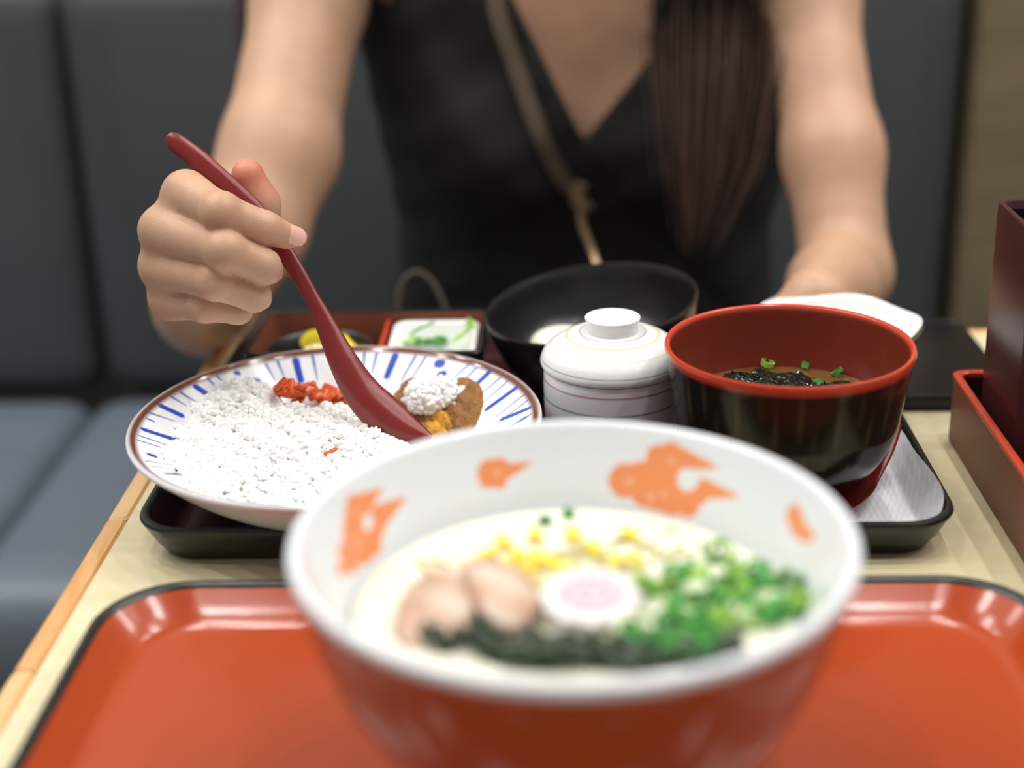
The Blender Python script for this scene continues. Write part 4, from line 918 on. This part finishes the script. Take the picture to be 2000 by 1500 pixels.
# ---------------------------------------------------------------- person: one skin surface grown from a distance field
class Field:
    def __init__(s, lo, hi, h):
        s.lo, s.h = np.array(lo, np.float32), h
        s.n = [int(math.ceil((hi[i] - lo[i]) / h)) + 1 for i in range(3)]
        s.ax = [s.lo[i] + h * np.arange(s.n[i], dtype=np.float32) for i in range(3)]
        s.F = np.full(s.n, 1.0, np.float32)
    def sl(s, lo, hi):
        r = []
        for i in range(3):
            a = max(0, int((lo[i] - s.lo[i]) / s.h) - 1); b = min(s.n[i], int((hi[i] - s.lo[i]) / s.h) + 3)
            if b <= a: return None
            r.append(slice(a, b))
        return tuple(r)
    def grid(s, q):
        return np.meshgrid(s.ax[0][q[0]], s.ax[1][q[1]], s.ax[2][q[2]], indexing='ij', sparse=True)
    def blend(s, q, d, k):
        a = s.F[q]
        if k > 0:
            hh = np.maximum(k - np.abs(a - d), 0) / k
            s.F[q] = np.minimum(a, d) - hh * hh * k * .25
        else: s.F[q] = np.minimum(a, d)
    def cap(s, a, b, ra, rb, k=.01, mg=.03):
        a = np.array(a, float); b = np.array(b, float); R = max(ra, rb) + mg
        q = s.sl(np.minimum(a, b) - R, np.maximum(a, b) + R)
        if q is None: return
        x, y, z = s.grid(q); ab = b - a
        t = np.clip(((x - a[0]) * ab[0] + (y - a[1]) * ab[1] + (z - a[2]) * ab[2]) / max(ab @ ab, 1e-9), 0, 1)
        d = np.sqrt((x - a[0] - t * ab[0]) ** 2 + (y - a[1] - t * ab[1]) ** 2 + (z - a[2] - t * ab[2]) ** 2) - (ra + (rb - ra) * t)
        s.blend(q, d.astype(np.float32), k)
    def ell(s, c, r, k=.01, mg=.03, sub=False):
        c = np.array(c, float); r = np.array(r, float)
        q = s.sl(c - r - mg, c + r + mg)
        if q is None: return
        x, y, z = s.grid(q)
        f = np.sqrt(((x - c[0]) / r[0]) ** 2 + ((y - c[1]) / r[1]) ** 2 + ((z - c[2]) / r[2]) ** 2)
        d = ((f - 1) * r.min()).astype(np.float32)
        if sub:
            a = s.F[q]; hh = np.maximum(k - np.abs(a + d), 0) / max(k, 1e-6)
            s.F[q] = np.maximum(a, -d) + hh * hh * k * .25
        else: s.blend(q, d, k)
    def torso(s, keys, k=.02):
        """keys: rows of z, cx, cy, half width, half depth"""
        K = np.array(keys, float)
        q = s.sl((K[:, 1].min() - .3, K[:, 2].min() - .25, K[0, 0] - .05), (K[:, 1].max() + .3, K[:, 2].max() + .25, K[-1, 0] + .05))
        if q is None: return
        x, y, z = s.grid(q)
        zz = np.clip(z, K[0, 0], K[-1, 0])
        zf = np.linspace(K[0, 0], K[-1, 0], 200)
        cur = [np.convolve(np.pad(np.interp(zf, K[:, 0], K[:, i]), 10, mode='edge'), np.ones(21) / 21, 'valid') for i in range(1, 5)]
        cx, cy, a, b = [np.interp(zz, zf, c) for c in cur]
        f = np.sqrt(np.abs((x - cx) / a) ** 2.3 + np.abs((y - cy) / b) ** 2.3 + 1e-9)
        d = (f - 1) * np.minimum(a, b)
        oz = np.maximum(z - K[-1, 0], K[0, 0] - z)
        d = np.where(oz > 0, np.sqrt(np.maximum(d + .02, 0) ** 2 + oz ** 2) - .02, d)
        s.blend(q, d.astype(np.float32), k)
    def extract(s, F=None):
        F = s.F if F is None else F
        I = F < 0
        n0, n1, n2 = F.shape
        cnt = np.zeros((n0 - 1, n1 - 1, n2 - 1), np.int8)
        for dx in (0, 1):
            for dy in (0, 1):
                for dz in (0, 1):
                    cnt += I[dx:n0 - 1 + dx, dy:n1 - 1 + dy, dz:n2 - 1 + dz]
        act = np.argwhere((cnt > 0) & (cnt < 8))
        idx = -np.ones(cnt.shape, np.int64); idx[tuple(act.T)] = np.arange(len(act))
        pos = np.zeros((len(act), 3)); w = np.zeros(len(act))
        cs = [(0, 0, 0), (1, 0, 0), (0, 1, 0), (1, 1, 0), (0, 0, 1), (1, 0, 1), (0, 1, 1), (1, 1, 1)]
        ed = [(0, 1), (2, 3), (4, 5), (6, 7), (0, 2), (1, 3), (4, 6), (5, 7), (0, 4), (1, 5), (2, 6), (3, 7)]
        val = [F[act[:, 0] + c[0], act[:, 1] + c[1], act[:, 2] + c[2]] for c in cs]
        for a, b in ed:
            m = (val[a] < 0) != (val[b] < 0)
            t = np.where(m, val[a] / np.where(m, val[a] - val[b], 1), 0)
            p = np.array(cs[a]) + t[:, None] * (np.array(cs[b]) - np.array(cs[a]))
            pos += p * m[:, None]; w += m
        V = (act + pos / w[:, None]) * s.h + s.lo
        Fc = []
        for axis in range(3):
            o = [a for a in range(3) if a != axis]
            A = np.swapaxes(I, 0, axis)
            sl0 = [slice(None)] * 3; sl1 = [slice(None)] * 3
            sl0[axis] = slice(0, -1); sl1[axis] = slice(1, None)
            ch = I[tuple(sl0)] != I[tuple(sl1)]
            E = np.argwhere(ch)
            E = E[(E[:, o[0]] > 0) & (E[:, o[1]] > 0) & (E[:, o[0]] < F.shape[o[0]] - 1) & (E[:, o[1]] < F.shape[o[1]] - 1)]
            ins = I[tuple(E.T)]
            q = []
            for du, dv in ((-1, -1), (0, -1), (0, 0), (-1, 0)):
                e = E.copy(); e[:, o[0]] += du; e[:, o[1]] += dv
                q.append(idx[tuple(e.T)])
            Q = np.column_stack(q)
            flip = ins if axis != 1 else ~ins
            Q[~flip] = Q[~flip][:, ::-1]
            Fc.append(Q)
        return V, np.vstack(Fc)

Z = lambda r: T + r
# joints of the raised right hand: each finger from knuckle to tip, with radii
FING = {
    'index': [((-0.1985, 0.7630, 0.8996), .0118), ((-0.1737, 0.7331, 0.8977), .0099), ((-0.1532, 0.7402, 0.8867), .0086), ((-0.1438, 0.7477, 0.8803), .0070)],
    'middle': [((-0.2112, 0.7576, 0.8816), .0122), ((-0.1714, 0.7239, 0.8796), .0102), ((-0.1545, 0.7330, 0.8684), .0090), ((-0.1555, 0.7495, 0.8614), .0080)],
    'ring': [((-0.2144, 0.7592, 0.8613), .0116), ((-0.1791, 0.7276, 0.8624), .0097), ((-0.1611, 0.7349, 0.8520), .0084), ((-0.1626, 0.7497, 0.8460), .0075)],
    'little': [((-0.2131, 0.7634, 0.8419), .0108), ((-0.1891, 0.7407, 0.8448), .0085), ((-0.1733, 0.7469, 0.8399), .0073), ((-0.1747, 0.7599, 0.8349), .0066)],
}
THUMB = [((-0.1928, 0.8096, 0.8425), .0150), ((-0.1657, 0.7913, 0.8700), .0118), ((-0.1634, 0.7817, 0.8891), .0096), ((-0.1687, 0.7814, 0.9052), .0088)]
WRIST = np.array((-0.2066, 0.8248, 0.8333))
ELBOW = np.array((-0.2607, 1.0245, 0.7528))
def right_hand(f):
    w1 = WRIST + (ELBOW - WRIST) * .12
    for nme, ch in FING.items():
        f.cap(ch[0][0], tuple(np.array(ch[0][0]) * .22 + WRIST * .78), ch[0][1] * .92, .0165, .010)
    pc = np.array((-0.1963, 0.7858, 0.8589))
    f.cap(np.array((-0.2030, 0.7811, 0.8750)), WRIST, .0150, .0200, .012)
    f.cap(np.array((-0.2043, 0.7837, 0.8462)), WRIST, .0150, .0200, .012)
    f.cap(np.array((-0.1901, 0.7919, 0.8629)), WRIST, .0150, .0200, .012)
    for (a, ra), (b, rb) in zip(THUMB, THUMB[1:]): f.cap(a, b, ra, rb, .007)
    f.cap(THUMB[0][0], WRIST, .015, .020, .012)
    for nme, ch in FING.items():                       # every finger first on its own, then joined with a tight crease
        g = Field(f.lo, f.lo + (np.array(f.n) - 1) * f.h, f.h)
        for (a, ra), (b, rb) in zip(ch, ch[1:]): g.cap(a, b, ra, rb, .003)
        p = np.array(ch[1][0]); g.ell(p + (np.array((0.0000, 0.0000, 1.0900)) - p) * .002, [ch[1][1] * .99] * 3, .003)
        k = .0013
        hh = np.maximum(k - np.abs(f.F - g.F), 0) / k
        f.F = np.minimum(f.F, g.F) - hh * hh * k * .25
        f.cap(ch[0][0], tuple(np.array(ch[0][0]) * .75 + np.array(ch[1][0]) * .25), ch[0][1] * 1.0, ch[0][1] * .85, .006)
    L = list(FING.values())
    for A, B in zip(L, L[1:]):                         # skin web between neighbouring knuckles
        for u, rr_ in ((.0, .0098), (.14, .0078)):
            a = np.array(A[0][0]) * (1 - u) + np.array(A[1][0]) * u; b = np.array(B[0][0]) * (1 - u) + np.array(B[1][0]) * u
            f.cap(a, b, rr_, rr_, .005)

SHR, SHL = np.array((-0.1911, 1.2915, 1.0146)), np.array((0.2082, 1.3025, 1.0052))
def arms(f):
    a1, a2 = np.array((-0.2152, 1.1153, 0.8426)), np.array((-0.1994, 1.2102, 0.9456))
    m = WRIST * .45 + ELBOW * .55
    f.cap(WRIST, m, .0215, .0325, .012); f.cap(m, ELBOW, .0325, .0345, .015)
    a0 = np.array((-0.2340, 1.0738, 0.7937))
    f.cap(ELBOW, a0, .0350, .0400, .02); f.cap(a0, a1, .0400, .0425, .02); f.cap(a1, a2, .0425, .0430, .02); f.cap(a2, SHR, .043, .048, .02)
    b1, b2, el = np.array((0.2109, 1.1368, 0.8303)), np.array((0.2009, 1.2263, 0.9355)), np.array((0.2163, 1.0837, 0.7496))
    f.cap(SHL, b2, .043, .0375, .02); f.cap(b2, b1, .0375, .0360, .02); f.cap(b1, el, .0360, .0325, .02)
    wl = np.array((.1660, .9250, Z(.0400)))
    m = wl * .45 + el * .55
    f.cap(el, m, .0325, .031, .015); f.cap(m, wl, .031, .0215, .012)
    pl = np.array((.1400, .9130, Z(.0240)))
    f.cap(wl, pl, .0185, .0120, .012)
    kn = [(.1080, .9080), (.1170, .9000), (.1260, .8935), (.1340, .8900)]
    for i, (x, y) in enumerate(kn):                    # relaxed left hand resting on the tray
        a = np.array((x + .012, y + .012, Z(.0215))); b = np.array((x - .006, y - .020 + .003 * i, Z(.0200))); c = b + np.array((-.005, -.014, -.0050))
        f.cap(wl * .4 + a * .6, a, .013, .0095, .008); f.cap(a, b, .0088, .0078, .003); f.cap(b, c, .0076, .0064, .003)
    f.cap(pl + (-.012, .006, 0), pl + (-.034, .004, -.006), .0105, .0090, .006); f.cap(pl + (-.034, .004, -.006), pl + (-.050, -.010, -.008), .0088, .0072, .004)

XM = .022
TORSO = [(Z(-.30), XM, 1.455, .175, .115), (Z(-.20), XM, 1.435, .178, .115), (Z(-.10), XM, 1.395, .158, .098), (Z(-.03), XM, 1.370, .150, .092), (Z(.06), XM + .002, 1.345, .176, .102),
         (Z(.14), XM + .003, 1.322, .188, .105), (Z(.20), XM + .003, 1.300, .182, .098), (Z(.26), XM + .003, 1.280, .150, .080), (Z(.30), XM + .003, 1.268, .105, .060)]
def trunk(f):
    f.torso(TORSO, .02)
    for s in (-1, 1):
        f.ell((XM + s * .073, 1.268, Z(.090)), (.068, .060, .066), .035)
        f.cap((XM + .003 + s * .07, 1.275, Z(.285)), (XM + s * .150, 1.27, Z(.262)), .040, .044, .03)
        f.cap((XM + s * .09, 1.43, Z(-.225)), (XM + s * .085, 1.00, Z(-.215)), .080, .058, .03)
def legs(f):
    for s in (-1, 1):
        f.cap((XM + s * .085, 1.00, Z(-.225)), (XM + s * .085, .99, Z(-.66)), .052, .034, .02)
        f.cap((XM + s * .085, 1.00, Z(-.70)), (XM + s * .09, .87, Z(-.712)), .034, .024, .02)
HD = np.array((XM + .003, 1.195, Z(.480)))
def head(f):
    f.cap((XM + .003, 1.275, Z(.27)), (XM + .003, 1.225, Z(.42)), .050, .047, .03)
    f.ell(HD + (0, .012, .02), (.072, .090, .088), .02)
    f.ell(HD + (0, -.020, -.048), (.055, .062, .058), .03)
    f.ell(HD + (0, -.055, -.090), (.024, .022, .018), .02)
    f.cap(HD + (0, -.078, .010), HD + (0, -.093, -.030), .0075, .0115, .012)
    for s in (-1, 1):
        f.ell(HD + (s * .010, -.085, -.033), (.008, .009, .006), .006)
        f.ell(HD + (s * .032, -.088, .006), (.018, .014, .011), .010, sub=True)
        f.ell(HD + (s * .032, -.0715, .0125), (.018, .0095, .0085), .003)
        f.ell(HD + (s * .036, -.058, -.028), (.022, .022, .020), .02)
        f.ell(HD + (s * .074, .012, -.006), (.008, .018, .030), .006)
    f.ell(HD + (0, -.080, -.056), (.019, .009, .0045), .005); f.ell(HD + (0, -.078, -.065), (.017, .009, .0055), .005)

bd = Field((-.36, .78, 0.0), (.36, 1.62, Z(.60)), .0046)
trunk(bd); legs(bd); arms(bd); head(bd)
Vb, Fb = bd.extract()
cz = Vb[Fb].mean(1)
Fb = Fb[~((cz[:, 0] < -.05) & (cz[:, 1] < .935) & (cz[:, 2] > Z(-.03)))]
hd_ = Field((-.275, .680, Z(.0)), (-.115, .955, Z(.215)), .00125)
right_hand(hd_); arms(hd_)
Vh, Fh = hd_.extract()
cz = Vh[Fh].mean(1)
Fh = Fh[cz[:, 1] < .9385]
Vall = np.vstack([Vb, Vh]); Fall = np.vstack([Fb, Fh + len(Vb)])
used = np.unique(Fall); rm = -np.ones(len(Vall), int); rm[used] = np.arange(len(used))
Vall = Vall[used]; Fall = rm[Fall]
base = np.array(lin('#c59d82')); pink = np.array(lin('#cf7f6c')); tan = np.array(lin('#b9835f'))
cols = np.tile(base, (len(Vall), 1))
def tint(c, R, colr, amt):
    global cols
    d = np.linalg.norm(Vall - np.array(c), axis=1)
    w = (np.clip(1 - d / R, 0, 1) ** 1.3 * amt)[:, None]
    cols = cols * (1 - w) + np.array(colr) * w
for nme, ch in FING.items():
    tint(ch[0][0], .018, tan, .55); tint(ch[1][0], .015, tan, .7); tint(ch[2][0], .011, tan, .45); tint(ch[3][0], .013, pink, .5)
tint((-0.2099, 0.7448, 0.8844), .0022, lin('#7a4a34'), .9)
tint(THUMB[3][0], .026, lin('#d86a58'), 1.0); tint(THUMB[2][0], .018, pink, .6)
tint(HD + (0, -.085, -.060), .018, lin('#b5564f'), 1.0)
me = mesh('person', Vall, Fall, cols, sharp=0)
PERSON = tag(obj('person', me, M['skin']), 'person in a black sleeveless wrap dress, raising a red spoon over the curry plate', 'person')

# fingernails: thin curved plates on the backs of the finger ends
def nail(tip, prev, rad, out, name='fingernail', L=.0100, w=.0088, back=.0018):
    tip = np.array(tip); ax = tip - np.array(prev); ax /= np.linalg.norm(ax)
    out = np.array(out, float); out -= ax * (out @ ax); out /= np.linalg.norm(out); sd = np.cross(ax, out)
    V, F = [], []; nu, nv = 8, 9
    for lay in (0, .0005):
        for i in range(nu + 1):
            u = i / nu
            hw = w / 2 * (math.sqrt(max(0, 1 - ((u - .40) / .62) ** 4)) if u > .4 else (.82 + .18 * u / .4))
            for j in range(nv + 1):
                s = (j / nv * 2 - 1) * hw
                hgt = math.sqrt(max((rad * 1.0) ** 2 - s * s, (rad * .35) ** 2)) * (1 - .08 * u * u)
                V.append(tip + ax * ((u - .55) * L + back) + sd * s + out * (hgt + .0003 - lay))
    m = nv + 1; N = (nu + 1) * m
    for i in range(nu):
        for j in range(nv):
            a = i * m + j
            F.append((a, a + 1, a + m + 1, a + m)); F.append((N + a, N + a + m, N + a + m + 1, N + a + 1))
    per = [j for j in range(m)] + [i * m + nv for i in range(1, nu + 1)] + [nu * m + j for j in range(nv - 1, -1, -1)] + [i * m for i in range(nu - 1, 0, -1)]
    for a, b in zip(per, per[1:] + per[:1]): F.append((a, N + a, N + b, b))
    obj(name, mesh(name, V, F, sharp=0), M['nail'], PERSON)
CAMV = np.array((0.0000, 0.0000, 1.0900))
def toward(p, extra): v = CAMV - np.array(p); return v / np.linalg.norm(v) + np.array(extra)
for nme, ex in (('index', (.30, 0, .35)), ('middle', (1.5, 0, .1)), ('ring', (1.6, 0, -.3)), ('little', (1.7, 0, -.4))):
    ch = FING[nme]
    nail(ch[3][0], ch[2][0], ch[3][1], toward(ch[3][0], ex), w={'index': .0108, 'little': .0075}.get(nme, .0092), L=.0135 if nme == 'index' else .010, back=.0022 if nme == 'index' else .0015)
# eyes
for s in (-1, 1):
    V, F = ellipsoid(16, 12); V = V * .0120
    c = np.where((V @ np.array((0, -.86, -.51)) > .0100)[:, None], lin('#1d120d'), lin('#f2efe9'))
    obj('eye', mesh('eye', V + HD + (s * .032, -.0655, .005), F, c, sharp=0), M['eye'], PERSON)

# dress: shell over the trunk, cut at neckline, shoulders and knees
dr = Field((-.30, .90, Z(-.38)), (.34, 1.62, Z(.36)), .0044)
trunk(dr)
x, y, z = np.meshgrid(*dr.ax, indexing='ij', sparse=True)
vx, vz = XM - .002, Z(.084)
wrapL = (z - vz) + (x - vx) * 1.28                      # side of the wrap fold below the neckline
fold = .0012 * np.sin(x * 95 + z * 55) + .0008 * np.sin(z * 120 - x * 70 + 1) + .0010 * np.sin((x + z) * 60)
loose = .007 + .012 * np.clip((Z(.06) - z) / .12, 0, 1)
shell = dr.F - (loose + fold + np.where((wrapL > 0) & (y < 1.33), .0022, 0))
neck = np.sqrt((x - XM - .003) ** 2 + (y - 1.262) ** 2) - (.062 + np.clip(z - Z(.22), 0, 1) * .35)
cut_neck = np.where(z > Z(.23), neck, 1.0)
vl = np.maximum(np.maximum((vx - x) - (z - vz) * .47, (x - vx) - np.minimum((z - vz) * .78, .056)), np.maximum(vz - z, y - 1.31))
G = np.maximum(shell, -np.minimum(cut_neck, vl))
armR = np.sqrt((y - 1.26) ** 2 + (z - Z(.245)) ** 2) - .062
G = np.maximum(G, -np.where(np.abs(x - XM) > .155, armR + .012, 1.0))
G = np.maximum(G, 1.02 - y)
Vd, Fd = dr.extract(G.astype(np.float32))
obj('dress', mesh('dress', Vd, Fd, sharp=50), M['dress'], PERSON)

# hair
mb = MB()
def lock(path, n, spread, r, c0, seed, taper=.15):
    P = spline(path, 6); q = random.Random(seed)
    m = len(P)
    for k in range(n):
        ox, oy = q.gauss(0, .5), q.gauss(0, .35)
        ph = q.uniform(0, 6); st = max(4, int(m * q.uniform(.80, 1.0))); pts = []
        for i in range(st):
            f = i / (m - 1)
            s = np.interp(f, np.linspace(0, 1, len(spread)), spread)
            pts.append(P[i] + np.array((ox * s + .0018 * math.sin(f * 9 + ph), oy * s * .6 + .0012 * math.cos(f * 8 + ph), 0)))
        rd = [r * (1 - (1 - taper) * (i / (st - 1)) ** 2) for i in range(st)]
        V, F = tube(pts, rd, 5)
        mb.add(V, F, np.array(lin(c0)) * q.uniform(.6, 1.25))
V, F = ellipsoid(40, 26)
V = V * (.086, .104, .104) + HD + (0, .018, .024)
keep = ~((V[:, 1] < HD[1] - .030) & (V[:, 2] < HD[2] + .055))
V[~keep] += (0, .03, 0)
mb.add(V, F, lin('#33231d'))
lock([HD + (.075, -.01, .02), HD + (.090, -.02, -.09), HD + (.100, -.045, -.19), (0.1254, 1.2281, 0.9608), (0.1195, 1.1763, 0.8843), (0.1136, 1.1397, 0.8193), (0.1019, 1.1067, 0.7504)], 150, [.024, .035, .045, .055, .050, .040, .010], .0013, '#4a352b', 3)
lock([HD + (.078, .02, .02), HD + (.098, .02, -.09), (0.1460, 1.2534, 0.9819), (0.1453, 1.2106, 0.9146), (0.1405, 1.1670, 0.8453), (0.1332, 1.1397, 0.7902)], 80, [.02, .03, .035, .035, .03, .015], .0013, '#3a2922', 4)
lock([HD + (-.078, .03, .0), HD + (-.115, .045, -.12), HD + (-.17, .05, -.20), (-0.2604, 1.3294, 0.9670), (-0.2628, 1.2860, 0.9118), (-0.2686, 1.2599, 0.8597)], 70, [.02, .024, .022, .020, .016, .006], .0016, '#3d2a23', 5)
lock([HD + (0, .10, .04), HD + (0, .125, -.10), HD + (0, .155, -.25), HD + (0, .150, -.42)], 150, [.06, .075, .08, .06], .002, '#33231d', 6)
obj('hair', mb.mesh('hair', True, 0), M['hair'], PERSON)

# ---------------------------------------------------------------- crossbody bag: strap over the chest, bag in the lap
def dress_front(x, z):
    """y of the dress front at (x, z)"""
    i = int(round((x - dr.lo[0]) / dr.h)); k = int(round((z - dr.lo[2]) / dr.h))
    col_ = G[min(max(i, 0), dr.n[0] - 1), :, min(max(k, 0), dr.n[2] - 1)]
    j = np.argmax(col_ < 0)
    return float(dr.ax[1][j]) if (col_ < 0).any() else None
def on_dress(p, off=.004):
    y = dress_front(p[0], p[2])
    return np.array((p[0], (y if y is not None else p[1]) - off, p[2]))
t = thing('crossbody_bag', 'black bag in the lap with a beige strap running up across the dress', 'bag', (-.03, 1.05, Z(-.15)))
bgx, bgy, bhx, bhy = -.040, 1.055, .105, .042
V, F = loft([(bgx, bgy, bhx - .01, bhy - .01, .02, Z(-.134)), (bgx, bgy, bhx, bhy, .03, Z(-.118)), (bgx, bgy, bhx, bhy, .03, Z(-.07)), (bgx, bgy, bhx - .012, bhy - .010, .03, Z(-.035)), (bgx, bgy, bhx - .035, bhy - .025, .015, Z(-.022))], 6)
obj('bag_body', mesh('bag_body', V, F, sharp=60), M['bag'], t)
pts = spline([(-0.0482, 1.2480, 0.9865), (-0.0488, 1.2297, 0.9401), (-0.0337, 1.2104, 0.8896), (-0.0157, 1.1895, 0.8350), (0.0003, 1.1537, 0.7971), (0.0132, 1.1249, 0.7775)], 8)
P = np.array([on_dress(p) for p in pts])
def skin_front(p, off=.004):
    i = int(round((p[0] - bd.lo[0]) / bd.h)); k = int(round((p[2] - bd.lo[2]) / bd.h))
    c = bd.F[i, :, k] < 0; c = c & (bd.ax[1] > 1.05)
    return float(bd.ax[1][np.argmax(c)]) - off if c.any() else 9.
for p in P: p[1] = min(p[1], skin_front(p))
top_ = []
for f in np.linspace(0, 1, 9)[:-1]:                       # from the shoulder top down to the first chest point
    x_ = (XM - .078) * (1 - f) + P[0][0] * f; z_ = Z(.312) * (1 - f) + P[0][2] * f
    top_.append(np.array((x_, skin_front((x_, 0, z_), .012), z_)))
top_ = [q for q in top_ if q[1] < 5]
back_ = [np.array((XM - .082, 1.335, Z(.318))), np.array((XM - .080, 1.285, Z(.345)))]
P = np.vstack([spline(back_ + top_[:1], 4)[:-1], top_, P])
for _ in range(6): P[1:-1, 1] = (P[:-2, 1] + P[1:-1, 1] * 2 + P[2:, 1]) / 4
V, F = [], []
tg = np.gradient(P, axis=0); tg /= np.linalg.norm(tg, axis=1)[:, None]
for i in range(len(P)):
    s = np.cross(tg[i], (0, -1, 0)); s /= np.linalg.norm(s)
    for a, b in ((-1, 0), (1, 0), (1, .0022), (-1, .0022)): V.append(P[i] + s * a * .0068 + np.array((0, -b, 0)))
for i in range(len(P) - 1):
    for k in range(4): F.append((i * 4 + k, i * 4 + (k + 1) % 4, (i + 1) * 4 + (k + 1) % 4, (i + 1) * 4 + k))
obj('strap', mesh('strap', V, F, sharp=30), M['strap'], t)
e = P[-1]
mb = MB()
V, F = tube([e + (-.009, -.002, .012), e + (.009, -.002, .006)], .0035, 8); mb.add(V, F)
V, F = tube([e + (-.004, -.002, .008), e + (.008, -.003, -.012)], .0060, 10); mb.add(V, F)
V, F = tube([e + (-.004, -.002, -.008), e + (.014, -.002, -.012)], .0035, 8); mb.add(V, F)
obj('buckle', mb.mesh('buckle'), M['brass'], t)
q = np.array((0.0268, 1.0765, 0.7627))
V, F = tube(spline([e + (.004, -.002, -.010), (e + q) / 2 + np.array((-.002, -.005, 0)), q, (bgx + .085, bgy, Z(-.045))], 8), .0032, 8)
obj('strap_end', mesh('strap_end', V, F), M['brass'], t)
V, F = tube(spline([(-0.1243, 1.0499, 0.7229), (-0.1212, 1.0613, 0.7515), (-0.1095, 1.0656, 0.7613), (-0.0969, 1.0631, 0.7538), (-0.0875, 1.0559, 0.7346), (-0.0846, 1.0496, 0.7183)], 8), .0020, 8)
obj('handle_loop', mesh('handle_loop', V, F), M['loop'], t)
